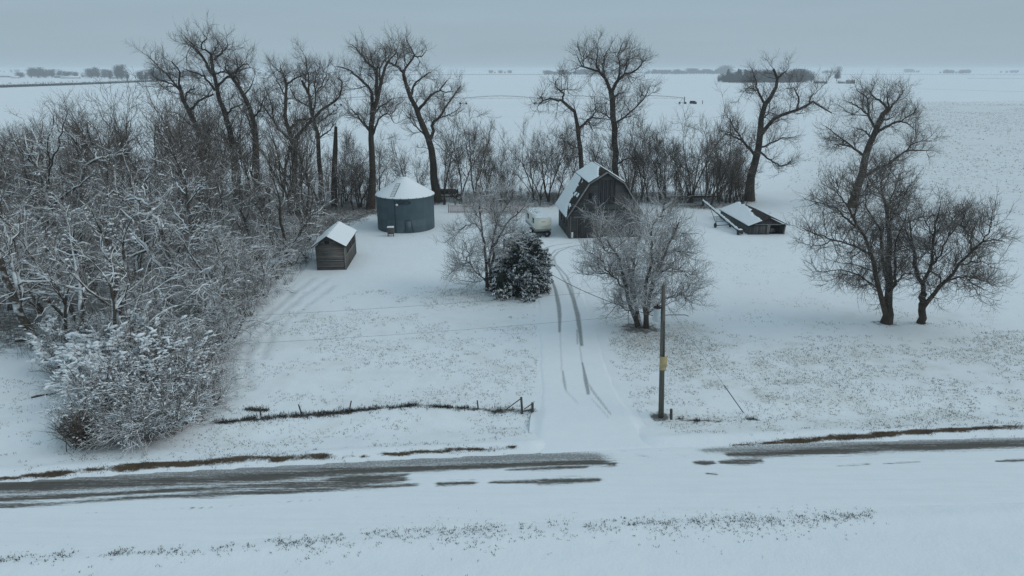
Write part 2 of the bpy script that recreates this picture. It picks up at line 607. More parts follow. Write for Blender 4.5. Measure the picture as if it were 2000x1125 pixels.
def auto_bush(name, Ht, stems, rng, mats=('bush_snow', 'bush_snow'), spread=.8, clumps=60, tr=.010, arch=-.06, csize=(.03, .1), n2=4.0, n3=4.5, thr=.5, ridge=0, rthr=.45):
    root = empty(name)
    K = 8
    n = stems
    a = rng.random(n) * 2 * PI
    sp_ = rng.uniform(.15, 1.0, n) * spread
    d = np.stack([np.cos(a) * sp_, np.sin(a) * sp_, np.ones(n)], 1)
    d /= np.linalg.norm(d, axis=1, keepdims=True)
    L = Ht * rng.uniform(.6, 1.3, n)
    P = np.zeros((n, K, 3)); P[:, 0] = np.stack([rng.normal(0, .3, n), rng.normal(0, .3, n), np.full(n, -.05)], 1)
    for k in range(1, K):
        d = d + rng.normal(0, .15, d.shape); d[:, 2] += arch
        d /= np.linalg.norm(d, axis=1, keepdims=True)
        P[:, k] = P[:, k - 1] + d * (L / (K - 1))[:, None]
    P[:, 1:, 2] = np.maximum(P[:, 1:, 2], .05)
    R = np.linspace(.032, .010, K)[None].repeat(n, 0)
    B, RB = spawn(P, R, rng, per_m=n2, t0=.2, ang=42, length=Ht * .3, K=5, up=.02, wig=.22, r0=.018, r1=tr)
    C, RC = spawn(B, RB, rng, per_m=n3, t0=.1, ang=42, length=Ht * .13, K=4, up=.02, wig=.2, r0=tr, r1=tr * .7)
    assemble('stems', [(P, R, 4)], M[mats[0]], root)
    assemble('twigs', [(B, RB, 3), (C, RC, 3)], M[mats[1]], root)
    if ridge:
        snow_ridges('snow_cover', [(P, R, 1.2), (B, RB, 1.0), (C, RC, .9)], M['snow_lump'], root, rng, int(rng.integers(1, 999)), thr=rthr, w=ridge, scale=.8, zlo=Ht * .15)
    if clumps:
        p, dr = snow_spots([B, P[:, 3:], C], clumps, rng, zlo=Ht * .25, scale=1.1, thr=thr, seed=int(rng.integers(1, 999)))
        lumps('snow_clumps', p + [0, 0, .02], dr, csize[0] + (csize[1] - csize[0]) * rng.random(len(p)) ** 2, M['snow_lump'], root, rng)
    return root


# ------------------------------------------------------------------ ground
def axis_grid(fine0, fine1, step, lo, hi, g=1.12, maxstep=400):
    a = list(np.arange(fine0, fine1 + 1e-6, step))
    s = step
    while a[-1] < hi:
        s = min(s * g, maxstep); a.append(a[-1] + s)
    s = step; b = []
    x = fine0
    while x > lo:
        s = min(s * g, maxstep); x -= s; b.append(x)
    return np.array(b[::-1] + a)


def seg_dist(X, Y, pts, w=None):
    """distance to a polyline on the ground and the half width interpolated at the nearest place"""
    best = np.full(X.shape, 1e9); bw = np.zeros(X.shape); bs = np.zeros(X.shape)
    n = len(pts)
    for i in range(n - 1):
        ax, ay = pts[i][0], pts[i][1]; bx, by = pts[i + 1][0], pts[i + 1][1]
        dx, dy = bx - ax, by - ay
        t = np.clip(((X - ax) * dx + (Y - ay) * dy) / (dx * dx + dy * dy + 1e-9), 0, 1)
        d = np.hypot(X - ax - t * dx, Y - ay - t * dy)
        m = d < best
        best = np.where(m, d, best)
        if w is not None:
            bw = np.where(m, w[i] * (1 - t) + w[i + 1] * t, bw)
        bs = np.where(m, (i + t) / (n - 1), bs)
    return best, bw, bs


def gpl(pts):
    return np.array([gp(x, y)[:2] for x, y in pts])


def inpoly(X, Y, poly):
    r = np.zeros(X.shape, bool)
    n = len(poly); j = n - 1
    for i in range(n):
        xi, yi = poly[i][0], poly[i][1]; xj, yj = poly[j][0], poly[j][1]
        c = ((yi > Y) != (yj > Y)) & (X < (xj - xi) * (Y - yi) / (yj - yi + 1e-12) + xi)
        r ^= c; j = i
    return r


def streak(X, Y, pts_px, hw, soft=.5, seed=0, amp=.6, nsc=(.35, 1.6)):
    """0..1 along a traced streak with ragged edges"""
    g = gpl(pts_px)
    w = hw if hasattr(hw, '__len__') else [hw] * len(g)
    d, bw, s = seg_dist(X, Y, g, w)
    nz = fbm(X * nsc[0], Y * nsc[1], seed, 4) - .5
    return sstep(1.0, 1.0 - soft, d / (bw + 1e-3) + nz * 2 * amp)


def wear(X, Y, pts_px, hw, seed=0, nsc=(.3, 2.4)):
    """soft worn band along a trace: fades to both sides"""
    g = gpl(pts_px)
    d, bw, s = seg_dist(X, Y, g, hw)
    nz = fbm(X * nsc[0], Y * nsc[1], seed, 4) - .5
    ends = sstep(0, .02, s) * sstep(1, .98, s)
    return np.exp(-(d / (bw * 1.15 + 1e-3)) ** 2 * 1.1) * np.clip(1.0 + nz * .6, 0, 1.2) * (.4 + .6 * ends)


def grid_faces(nx, ny):
    i = np.arange(nx - 1)[None, :]; j = np.arange(ny - 1)[:, None]
    a = j * nx + i
    return np.stack([a, a + 1, a + nx + 1, a + nx], -1).reshape(-1, 4)


FAR_PX = [(-150, 956), (0, 944), (250, 922), (525, 904), (700, 899), (900, 891), (1100, 884), (1300, 879), (1500, 873), (1700, 864), (1860, 857), (2150, 846)]
_fe = gpl(FAR_PX)
ROADC = np.polyfit(_fe[:, 0], _fe[:, 1], 2)


def road_far(x):
    return np.polyval(ROADC, x)


ROAD_W = 6.2
GRASS = {   # zones of the photo where grass comes through the snow: polygon, density
    'left': ([(440, 720), (560, 610), (700, 570), (880, 560), (1045, 590), (1050, 700), (1040, 850), (900, 872), (500, 890), (250, 905), (420, 800)], .50),
    'right': ([(1190, 650), (1320, 640), (1500, 660), (2500, 630), (2600, 800), (1700, 848), (1500, 858), (1320, 848), (1240, 800), (1190, 700)], 1.0),
    'corner': ([(-400, 700), (120, 750), (130, 880), (260, 895), (0, 935), (-400, 960)], .45),
    'yard': ([(1350, 480), (2300, 400), (2300, 640), (1400, 640)], .12),
    'under_trees': ([(1500, 615), (1640, 600), (1950, 605), (2000, 640), (1800, 660), (1560, 655)], .45),  # grass tips under the spreading trees in the right yard
    'spruce': ([(800, 560), (900, 555), (1060, 570), (1060, 600), (900, 600), (830, 585)], .9),
    'clump': ([(1190, 620), (1330, 620), (1420, 650), (1400, 680), (1200, 690)], 1.0),
    'field': ([(1500, 420), (1640, 200), (2300, 195), (2300, 420)], .55),
}
FLOOR = [(-100, 700), (60, 700), (150, 800), (200, 860), (330, 850), (430, 790), (430, 700), (500, 620), (570, 555), (640, 470), (735, 425), (870, 400),
         (1085, 410), (1110, 400), (1260, 402), (1300, 408), (1400, 412), (1480, 396), (1480, 378), (1250, 372), (860, 372), (640, 375), (300, 372), (-400, 372)]


def build_ground():
    xs = axis_grid(-62, 62, .3, -7000, 7000)
    ys = axis_grid(18, 72, .22, -300, 9000, 1.028, 250)
    X, Y = np.meshgrid(xs, ys)
    near = Y < 400
    grass = np.zeros(X.shape)
    for k, (poly, dens) in GRASS.items():
        g = gpl(poly)
        ins = inpoly(X, Y, g)
        dd, _, _ = seg_dist(X, Y, np.vstack([g, g[:1]]))
        soft = 1.5 if k != 'field' else 25.0
        grass = np.maximum(grass, np.where(ins, sstep(0, soft, dd), 0) * dens)
    clump = fbm(X * .16, Y * .22, 3, 4)
    grass = grass * sstep(.38, .60, clump * .6 + .4 * fbm(X * .9, Y * 1.3, 33, 3))
    # mown lines in the lawns
    litter = np.zeros(X.shape)
    g = gpl(FLOOR)
    ins = inpoly(X, Y, g)
    dd, _, _ = seg_dist(X, Y, np.vstack([g, g[:1]]))
    litter = np.where(ins, sstep(-.2, 2.5, dd + (fbm(X * .5, Y * .5, 9) - .5) * 4), 0)
    litter *= .45 + .55 * fbm(X * .3, Y * .3, 21)
    # soil under the spruce and the stems of the yard trees
    for (px, py, r, a) in [(1015, 575, 3.2, .8), (955, 568, 2.2, .5), (1258, 642, 2.6, .75), (1732, 630, 1.6, .6), (1800, 630, 1.4, .6), (1292, 808, 1.1, .8), (790, 455, 4.3, .35)]:
        c = gp(px, py)
        d = np.hypot(X - c[0], (Y - c[1]) * 1.3)
        litter = np.maximum(litter, a * sstep(1.0, .3, d / r + (fbm(X * .8, Y * .8, 31) - .5) * .8))
    dirt = np.zeros(X.shape)
    # brown grass bared along the far edge of the road
    for pts, w in VERGE:
        dirt = np.maximum(dirt, streak(X, Y, pts, [q * 1.2 for q in w], .9, 5, .65, (.8, 2.6)))
    for pts, w in DITCH:
        dirt = np.maximum(dirt, .75 * streak(X, Y, pts, w, .9, 6, 1.1, (1.2, 2.4)))
    # old wheel ruts in the snow left of the lawn
    rut = np.zeros(X.shape)
    for pts in RUTS:
        rut = np.maximum(rut, streak(X, Y, pts, .34, .8, 8, .6, (.7, .7)))
    rf = road_far(np.clip(X, -90, 90))
    Z = .22 * (fbm(X * .06, Y * .08, 2) - .5) + .07 * (fbm(X * .6, Y * .6, 4, 3) - .5)
    fine = sstep(140, 70, Y)
    Z = Z * fine
    off = Y - rf                       # >0 beyond the road
    flat = sstep(1.2, .2, np.maximum(np.maximum(off, -ROAD_W - off), 0))
    bank = .22 * np.exp(-((off - .8) / .55) ** 2) * (.5 + fbm(X * .5, Y * .5, 12)) * (np.abs(X) < 80)
    bank += .16 * np.exp(-((off + ROAD_W + .7) / .5) ** 2) * (.4 + .6 * fbm(X * .4, Y * .4, 13)) * (np.abs(X) < 80)
    gate = streak(X, Y, DRIVE_PX, [w * 1.0 for w in DRIVE_W], .3, 1, 0.05)
    drive = streak(X, Y, DRIVE_PX, DRIVE_W, .3, 1, 0.0)
    ditch = -.28 * np.exp(-((off - 3.6) / 1.2) ** 2) * (1 - gate) * (np.abs(X) < 90)
    Z = Z * (1 - flat) * (1 - drive * .9) + bank * (1 - gate) + ditch - .09 * rut
    Z = Z + .02 * grass * (vnoise(X * 3, Y * 3, 8) - .5) * 2
    inside = (off < -.15) & (off > -ROAD_W + .40) & (np.abs(X) < 74.5)
    Z = np.where(inside, -.14, Z) - .03 * sstep(.6, 1, drive) * (~inside)
    global GRID
    GRID = (xs, ys, Z)
    stub = np.zeros(X.shape)
    gfar = gpl([(1480, 380), (1640, 203), (2300, 203), (2300, 440), (1700, 420)])
    dd, _, _ = seg_dist(X, Y, np.vstack([gfar, gfar[:1]]))
    stub = np.where(inpoly(X, Y, gfar), sstep(0, 8, dd), 0)
    grass *= (1 - streak(X, Y, DRIVE_PX, [q * .97 for q in DRIVE_W], .35, 4, .16, (.9, .9)))
    m = mat_ground()
    me = mesh_np('ground', np.stack([X, Y, Z], -1).reshape(-1, 3), grid_faces(len(xs), len(ys)), m, True,
                 attrs={'grass': grass.ravel(), 'litter': litter.ravel(), 'dirt': dirt.ravel(), 'stub': stub.ravel(), 'rut': rut.ravel()})
    o = link('ground', me)
    tag(o, 'snow covered farmyard lawn and flat open fields reaching the horizon', 'ground', kind='structure')
    return o


def snow_base(nt, oc):
    """old wind packed snow: broad and small tonal drift"""
    big = noise(nt, oc, .06, 4, .55)
    med = noise(nt, oc, .9, 5, .6)
    c = mixc(nt, big, (.80, .835, .865), (.845, .88, .905))
    c = mixc(nt, mth(nt, 'MULTIPLY', ramp(nt, med, [(.35, 1.0), (.6, 0.0)]), .18), c, (.72, .755, .80))
    return c, med


def attr(nt, name):
    a = nd(nt, "ShaderNodeAttribute", attribute_name=name)
    return a.outputs["Fac"]


def mat_ground():
    m, nt, b = new_mat('snow_ground')
    oc = obj_coord(nt)
    c, med = snow_base(nt, oc)
    fine = noise(nt, mapping(nt, oc, (1, 1.15, 1)), 5.5, 3, .7)
    fine2 = noise(nt, mapping(nt, oc, (.55, 1.6, 1)), 2.1, 4, .75)
    g = attr(nt, 'grass')
    # specks of grass
    thr = mth(nt, 'SUBTRACT', .735, mth(nt, 'MULTIPLY', g, .17))
    sp_ = mth(nt, 'MULTIPLY', mth(nt, 'SUBTRACT', fine, thr), 16.0, True)
    thr2 = mth(nt, 'SUBTRACT', .74, mth(nt, 'MULTIPLY', g, .14))
    sp2 = mth(nt, 'MULTIPLY', mth(nt, 'SUBTRACT', fine2, thr2), 9.0, True)
    gk = mth(nt, 'MULTIPLY', g, 6.0, True)
    tan = mth(nt, 'MULTIPLY', mth(nt, 'MULTIPLY', g, ramp(nt, noise(nt, oc, .35, 3), [(.40, 0.0), (.65, 1.0)])), .42)
    c = mixc(nt, tan, c, (.50, .475, .40))
    c = mixc(nt, mth(nt, 'MULTIPLY', mth(nt, 'MULTIPLY', mth(nt, 'MAXIMUM', sp_, sp2), gk), .8), c, (.20, .195, .175))
    # leaf litter and dead weeds under the trees
    l = attr(nt, 'litter')
    ln = noise(nt, oc, 2.4, 6, .75)
    lk = mth(nt, 'MULTIPLY', mth(nt, 'SUBTRACT', mth(nt, 'ADD', mth(nt, 'MULTIPLY', l, .55), ln), .72), 5.0, True)
    c = mixc(nt, mth(nt, 'MULTIPLY', lk, .9), c, (.085, .074, .064))
    d = attr(nt, 'dirt')
    dn = mth(nt, 'ADD', mth(nt, 'MULTIPLY', noise(nt, mapping(nt, oc, (1, 1.8, 1)), 3.0, 6, .75), .6), mth(nt, 'MULTIPLY', noise(nt, mapping(nt, oc, (1, 1.5, 1)), 9.0, 3, .7), .5))
    dk = mth(nt, 'MULTIPLY', mth(nt, 'SUBTRACT', mth(nt, 'ADD', mth(nt, 'MULTIPLY', d, .66), dn), .76), 3.4, True)
    dk = mth(nt, 'MULTIPLY', dk, mth(nt, 'MULTIPLY', d, 3.0, True))
    dc = mixc(nt, noise(nt, oc, 5.0, 4), (.045, .030, .020), (.12, .085, .055))
    c = mixc(nt, dk, c, dc)
    # stubble field
    s = attr(nt, 'stub')
    rows = noise(nt, mapping(nt, oc, (.22, 1.1, 1)), 1.2, 5, .7)
    sk = mth(nt, 'MULTIPLY', mth(nt, 'MULTIPLY', s, ramp(nt, rows, [(.4, 0.0), (.75, 1.0)])), .34)
    c = mixc(nt, mth(nt, 'MULTIPLY', s, .10), c, (.55, .56, .58))
    c = mixc(nt, sk, c, (.42, .41, .40))
    # long faint drifts and rows in the far fields
    dr = noise(nt, mapping(nt, oc, (.004, .03, 1)), 1.0, 5, .6)
    c = mixc(nt, mth(nt, 'MULTIPLY', ramp(nt, dr, [(.5, 0.0), (.75, 1.0)]), .16), c, (.60, .63, .67))
    r = attr(nt, 'rut')
    c = mixc(nt, mth(nt, 'MULTIPLY', mth(nt, 'MULTIPLY', r, fine), .75), c, (.52, .54, .57))
    nt.links.new(c, b.inputs["Base Color"])
    b.inputs["Roughness"].default_value = .85
    b.inputs["Specular IOR Level"].default_value = .15
    h = mth(nt, 'ADD', med, mth(nt, 'MULTIPLY', fine, .35))
    bump(nt, b, h, .5, .14)
    return m


VERGE = [
    ([(-120, 950), (35, 935), (140, 926), (245, 917), (385, 908), (525, 899), (640, 896)], [.12, .22, .28, .34, .40, .38, .2]),
    ([(600, 898), (700, 896), (805, 888), (896, 884), (1008, 879)], [.1, .13, .22, .26, .12]),
    ([(1426, 872), (1527, 865), (1650, 858), (1790, 849), (1860, 845), (2000, 841), (2300, 826)], [.1, .24, .30, .28, .2, .18, .16]),
]
DITCH = [
    ([(415, 824), (500, 818), (585, 812), (650, 807), (700, 802), (765, 797)], [.25, .3, .4, .42, .3, .15]),
    ([(760, 798), (800, 794), (825, 793), (850, 793)], [.1, .2, .3, .2]),
    ([(850, 795), (900, 797), (940, 799), (960, 800)], [.08, .12, .16, .2]),
    ([(480, 799), (505, 801), (525, 802)], [.15, .25, .1]),
    ([(955, 801), (985, 801), (1040, 800)], [.3, .4, .35]),
    ([(1325, 812), (1360, 816), (1400, 817), (1422, 813)], [.2, .3, .3, .15]),
    ([(1460, 812), (1482, 814)], [.2, .2]),
]
RUTS = [
    [(640, 545), (590, 580), (540, 620), (500, 660), (480, 700), (490, 760)],
    [(610, 545), (565, 580), (510, 625), (470, 665), (445, 710), (455, 760)],
    [(650, 560), (610, 590), (560, 625), (530, 660), (515, 700)],
]
DRIVE_PX = [(1168, 888), (1160, 868), (1145, 820), (1125, 740), (1110, 660), (1098, 590), (1088, 540), (1091, 515), (1104, 497), (1127, 481), (1150, 469)]
DRIVE_W = [4.2, 3.5, 3.0, 2.75, 2.75, 2.6, 2.6, 3.0, 3.6, 4.2, 4.6]
TRACKS = [   # wheel tracks on the drive: trace, half widths, darkness
    ([(1117, 475), (1085, 479), (1067, 484), (1057, 493)], [.10, .16, .18, .12], .42),
    ([(1131, 479), (1107, 483), (1085, 489), (1075, 499), (1077, 511), (1091, 529), (1107, 556), (1117, 583), (1123, 605)], [.06, .12, .16, .18, .18, .15, .15, .16, .16], .50),
    ([(1141, 478), (1112, 483), (1091, 492), (1081, 503), (1085, 516), (1107, 540), (1117, 564), (1125, 596)], [.06, .12, .16, .17, .17, .15, .15, .16], .50),
    ([(1107, 553), (1120, 585), (1128, 617), (1133, 651), (1136, 676)], [.14, .22, .26, .24, .14], .75),
    ([(1127, 645), (1128, 674)], [.1, .1], .5),
    ([(1077, 545), (1085, 567), (1091, 596), (1093, 616), (1093, 648)], [.10, .18, .25, .22, .12], .72),
    ([(1137, 708), (1144, 742), (1149, 771)], [.08, .2, .12], .7),
    ([(1149, 750), (1160, 768), (1171, 782), (1192, 809)], [.06, .12, .12, .08], .45),
    ([(1155, 780), (1172, 798), (1188, 816)], [.05, .09, .05], .25),
    ([(1099, 725), (1102, 748), (1106, 765)], [.08, .16, .08], .5),
    ([(1106, 765), (1128, 788)], [.1, .08], .2),
    ([(1132, 676), (1137, 710)], [.10, .10], .25),
    ([(1094, 650), (1097, 725)], [.10, .10], .2),
]


def build_drive():
    g = gpl(DRIVE_PX)
    pts = catmull(np.c_[g, np.zeros(len(g))], 200)[:, :2]
    w = np.interp(np.linspace(0, 1, 200), np.linspace(0, 1, len(DRIVE_W)), DRIVE_W)
    T = np.gradient(pts, axis=0); T /= np.linalg.norm(T, axis=1, keepdims=True)
    Nn = np.stack([T[:, 1], -T[:, 0]], 1)
    nu = 81
    u = np.linspace(-1, 1, nu)
    P = pts[:, None, :] + Nn[:, None, :] * (u[None, :, None] * w[:, None, None])
    X, Y = P[..., 0], P[..., 1]
    tr = np.zeros(X.shape); dp_ = np.zeros(X.shape)
    for k, (tp, hw, a) in enumerate(TRACKS):
        s = streak(X, Y, tp, hw, .55, 40 + k, .3, (1.5, .35))
        tr = np.maximum(tr, s * a)
    vv = np.linspace(0, 1, 200)[:, None]
    rag = .14 * (fbm(X * .8, Y * .8, 23) - .5)
    edge = sstep(1.0, .80, np.abs(u)[None, :] + rag + .06) * sstep(0, .03, vv) * sstep(1, .96, vv)
    Z = .035 * edge - .075 * (1 - edge) - .02 * tr + .012 * (fbm(X * .7, Y * .5, 77) - .5)
    m, nt, b = new_mat('driven_snow')
    oc = obj_coord(nt)
    c, med = snow_base(nt, oc)
    a = attr(nt, 'track')
    n2 = noise(nt, mapping(nt, oc, (1.5, .8, 1)), 4.0, 5, .7)
    k = mth(nt, 'MULTIPLY', a, mth(nt, 'ADD', .55, mth(nt, 'MULTIPLY', n2, .9)), True)
    c = mixc(nt, k, c, (.155, .16, .165))
    nt.links.new(c, b.inputs["Base Color"])
    bump(nt, b, mth(nt, 'ADD', med, mth(nt, 'MULTIPLY', noise(nt, oc, 5.5, 3), .2)), .4, .12)
    o = link('driveway', mesh_np('driveway', np.stack([X, Y, Z], -1).reshape(-1, 3), grid_faces(nu, 200), m, True, attrs={'track': tr.ravel()}))
    tag(o, 'snow covered farm driveway with curving dark wheel tracks', 'driveway', kind='structure')


ROAD_BARE = [   # trace, half widths, darkness
    ([(-150, 962), (0, 953), (210, 945), (350, 939), (525, 931), (700, 921), (875, 914), (1050, 907), (1200, 903)], [.30, .40, .42, .40, .40, .36, .26, .24, .3], .95),
    ([(-150, 985), (0, 977), (245, 963), (350, 958), (525, 950), (700, 942), (800, 936)], [.2, .22, .18, .16, .30, .42, .2], .95),
    ([(-150, 993), (0, 988), (105, 985), (280, 973), (420, 967), (560, 960), (700, 953), (826, 948)], [.2, .2, .14, .14, .24, .22, .18, .12], .85),
    ([(640, 938), (700, 936), (740, 933), (800, 927)], [.2, .4, .3, .1], .95),
    ([(850, 947), (931, 944)], [.17, .16], .9),
    ([(955, 943), (1050, 942)], [.10, .14], .85),
    ([(1050, 943), (1110, 940), (1172, 938)], [.2, .24, .15], .95),
    ([(987, 919), (1060, 915), (1150, 912)], [.05, .18, .12], .9),
    ([(1185, 905), (1203, 908)], [.3, .25], .8),
    ([(1415, 889), (1480, 887), (1545, 885), (1720, 876), (1860, 872), (2000, 869), (2400, 853)], [.16, .32, .30, .34, .38, .36, .34], .95),
    ([(1352, 904), (1375, 905), (1398, 904)], [.1, .2, .1], .95),
    ([(1405, 904), (1450, 903), (1489, 900)], [.12, .26, .18], .95),
    ([(1377, 926), (1400, 928)], [.08, .08], .7),
    ([(1527, 896), (1600, 894), (1720, 889)], [.08, .12, .06], .28),
    ([(1632, 911), (1665, 910), (1702, 908)], [.05, .07, .06], .7),
    ([(1723, 907), (1760, 905), (1797, 903)], [.04, .07, .05], .6),
    ([(1944, 902), (1970, 901), (2010, 900)], [.06, .10, .1], .85),
    ([(1210, 880), (1255, 890), (1275, 897)], [.1, .16, .06], .3),
    ([(1290, 880), (1340, 893)], [.06, .1], .3),
    ([(250, 962), (500, 947), (700, 936)], [.2, .2, .2], .35),
    ([(-150, 968), (0, 960), (250, 948), (500, 936), (720, 925)], [.35, .35, .4, .45, .4], .42),
    ([(-150, 990), (0, 983), (250, 969), (500, 957), (720, 946)], [.3, .3, .3, .32, .3], .38),
]
ROAD_GRIT = [   # salt and pepper gravel showing through thin snow
    ([(-150, 953), (0, 945), (290, 929), (525, 917), (700, 907), (875, 899), (1050, 892), (1185, 893)], [.3, .35, .42, .5, .5, .5, .5, .3], .75),
    ([(1365, 881), (1475, 879), (1560, 876), (1650, 871), (1825, 865), (2000, 861), (2400, 845)], [.15, .4, .45, .4, .36, .3, .3], .7),
    ([(-150, 975), (0, 966), (350, 950), (525, 942), (700, 932)], [.4, .4, .3, .3, .3], .35),
]


def build_road():
    xs = np.arange(-75, 75.01, .22)
    us = np.arange(.25, -ROAD_W - .01, -.085)
    X = np.repeat(xs[:, None], len(us), 1)
    sl = np.polyval(np.polyder(ROADC), xs)
    nx = -sl / np.sqrt(1 + sl ** 2); ny = 1 / np.sqrt(1 + sl ** 2)
    Y = road_far(xs)[:, None] + us[None, :] * ny[:, None]
    X = X + us[None, :] * nx[:, None]
    bare = np.zeros(X.shape); grit = np.zeros(X.shape)
    for k, (p, w, a) in enumerate(ROAD_BARE):
        bare = np.maximum(bare, a * wear(X, Y, p, [q * 1.35 for q in w], 60 + k))
    for k, (p, w, a) in enumerate(ROAD_GRIT):
        grit = np.maximum(grit, a * wear(X, Y, p, [q * 1.2 for q in w], 90 + k))
    # dotted tread marks on the near side of the road
    for p, a in [([(52, 1011), (245, 1000), (420, 992), (560, 982), (700, 972)], .55), ([(840, 966), (900, 965)], .3)]:
        g = gpl(p)
        d, _, s = seg_dist(X, Y, g)
        dots = sstep(.35, .75, np.sin(X * 14 + 2 * fbm(X, Y, 5)) * .5 + .5) * sstep(.15, .6, fbm(X * .5, Y * .5, 44))
        bare = np.maximum(bare, a * dots * sstep(.09, .04, d))
    crown = .05 * np.cos((us + ROAD_W / 2) / ROAD_W * PI)[None, :] * np.ones(X.shape)
    edge = sstep(.25, -.05, us) * sstep(-ROAD_W, -ROAD_W + .3, us)
    Z = .02 + crown * .8 - .035 * bare - .06 * (1 - edge[None, :]) + .02 * (fbm(X * .3, Y * 3, 71) - .5)
    Z = Z + .012 * (fbm(X * 4, Y * 8, 19, 2) - .5) * (1 - bare)
    m, nt, b = new_mat('gravel_road')
    oc = obj_coord(nt)
    c, med = snow_base(nt, oc)
    c = mixc(nt, mth(nt, 'MULTIPLY', ramp(nt, noise(nt, mapping(nt, oc, (.12, 2.2, 1)), 1.4, 5, .65), [(.45, 0.0), (.7, 1.0)]), .22), c, (.66, .69, .72))
    gr = noise(nt, oc, 9.0, 4, .75)
    grav = mixc(nt, noise(nt, mapping(nt, oc, (.2, 2.5, 1)), 2.0, 5, .65), (.040, .034, .026), (.098, .085, .068))
    grav = mixc(nt, ramp(nt, gr, [(.45, 0.0), (.8, .30)]), grav, (.20, .195, .185))
    ga = attr(nt, 'grit')
    gk = mth(nt, 'MULTIPLY', mth(nt, 'SUBTRACT', mth(nt, 'ADD', mth(nt, 'MULTIPLY', ga, .60), gr), .60), 2.6, True)
    gk = mth(nt, 'MULTIPLY', gk, mth(nt, 'MULTIPLY', ga, 3.0, True))
    c = mixc(nt, mth(nt, 'MULTIPLY', gk, .8), c, mixc(nt, .5, grav, (.19, .19, .19)))
    c = mixc(nt, mth(nt, 'MULTIPLY', mth(nt, 'MULTIPLY', ga, mth(nt, 'MULTIPLY', gr, 2.0)), .55, True), c, (.22, .225, .225))
    a = attr(nt, 'bare')
    sn = noise(nt, mapping(nt, oc, (.10, 3.2, 1)), 2.2, 6, .72)
    sn2 = noise(nt, mapping(nt, oc, (.5, 2.2, 1)), 6.0, 5, .78)
    nn = mth(nt, 'ADD', mth(nt, 'MULTIPLY', sn, .7), mth(nt, 'MULTIPLY', sn2, .5))
    kk = mth(nt, 'ADD', a, mth(nt, 'MULTIPLY', mth(nt, 'SUBTRACT', nn, .60), 2.5))
    mr = nd(nt, "ShaderNodeMapRange", interpolation_type='SMOOTHSTEP', inp={"From Min": .20, "From Max": .92, "To Min": 0.0, "To Max": .96})
    nt.links.new(kk, mr.inputs["Value"])
    k = mth(nt, 'MULTIPLY', mr.outputs[0], mth(nt, 'MULTIPLY', a, 4.0, True))
    c = mixc(nt, k, c, grav)
    nt.links.new(c, b.inputs["Base Color"])
    b.inputs["Roughness"].default_value = .75
    bump(nt, b, gr, .4, .04)
    o = link('road', mesh_np('road', np.stack([X, Y, Z], -1).reshape(-1, 3), grid_faces(len(us), len(xs))[:, ::-1], m, True, attrs={'bare': bare.ravel(), 'grit': grit.ravel()}))
    tag(o, 'gravel country road with bare wheel streaks through packed snow', 'road', kind='structure')


# ------------------------------------------------------------------ grass
def ground_z(x, y):
    xs, ys, Z = GRID
    i = np.clip(np.searchsorted(xs, x) - 1, 0, len(xs) - 2); j = np.clip(np.searchsorted(ys, y) - 1, 0, len(ys) - 2)
    u = (x - xs[i]) / (xs[i + 1] - xs[i]); v = (y - ys[j]) / (ys[j + 1] - ys[j])
    return Z[j, i] * (1 - u) * (1 - v) + Z[j, i + 1] * u * (1 - v) + Z[j + 1, i] * (1 - u) * v + Z[j + 1, i + 1] * u * v


def tufts(name, pts, hgt, rng, mat, nb=5, spread=.07, wid=.02, lean=.5, seat=True):
    N = len(pts)
    if seat:
        pts = pts.copy(); gz = ground_z(pts[:, 0], pts[:, 1])
        road = (pts[:, 1] - road_far(np.clip(pts[:, 0], -90, 90)))
        pts[:, 2] += np.where((road < .3) & (road > -ROAD_W), np.maximum(gz, 0), gz) - .01
    h = hgt * rng.uniform(.5, 1.4, (N, nb))
    a = rng.random((N, nb)) * 2 * PI
    b = pts[:, None, :] + rng.normal(0, spread, (N, nb, 3)) * [1, 1, 0]
    tip = b + np.stack([np.cos(a) * lean * h, np.sin(a) * lean * h, h], -1)
    s = np.stack([-np.sin(a), np.cos(a), np.zeros_like(a)], -1) * wid
    V = np.stack([b - s, b + s, tip], 2).reshape(-1, 3)
    Fc = np.arange(len(V)).reshape(-1, 3)
    return link(name, mesh_np(name, V, Fc, mat, False))


def zone_points(poly_px, per_m2, rng, cl=.5, seed=0, sc=.25):
    g = gpl(poly_px)
    lo = g.min(0); hi = g.max(0)
    n = int((hi[0] - lo[0]) * (hi[1] - lo[1]) * per_m2)
    X = rng.uniform(lo[0], hi[0], n); Y = rng.uniform(lo[1], hi[1], n)
    k = inpoly(X, Y, g)
    X, Y = X[k], Y[k]
    nz = .55 * fbm(X * sc, Y * sc * 1.5, seed, 3) + .45 * fbm(X * sc * 3.7, Y * sc * 5.0, seed + 9, 3)
    k = rng.random(len(X)) < sstep(cl - .035, cl + .10, nz)
    return np.stack([X[k], Y[k], np.zeros(k.sum())], 1)


def line_points(pts_px, hw, per_m, rng, gaps=True):
    g = gpl(pts_px)
    w = hw if hasattr(hw, '__len__') else [hw] * len(g)
    out = []
    for i in range(len(g) - 1):
        L = np.linalg.norm(g[i + 1] - g[i]); n = int(L * per_m)
        t = rng.random(n)[:, None]
        p = g[i] * (1 - t) + g[i + 1] * t
        nrm = np.array([-(g[i + 1] - g[i])[1], (g[i + 1] - g[i])[0]]) / (L + 1e-9)
        ww = w[i] * (1 - t) + w[i + 1] * t
        p = p + nrm * rng.normal(0, .55, (n, 1)) * np.where(rng.random((n, 1)) < .22, 2.4, .9) * ww
        k = (fbm(p[:, 0] * 1.3, p[:, 1] * 1.8, 5) > .46) | (not gaps)
        out.append(np.c_[p, np.zeros(n)][k])
    return np.vstack(out)


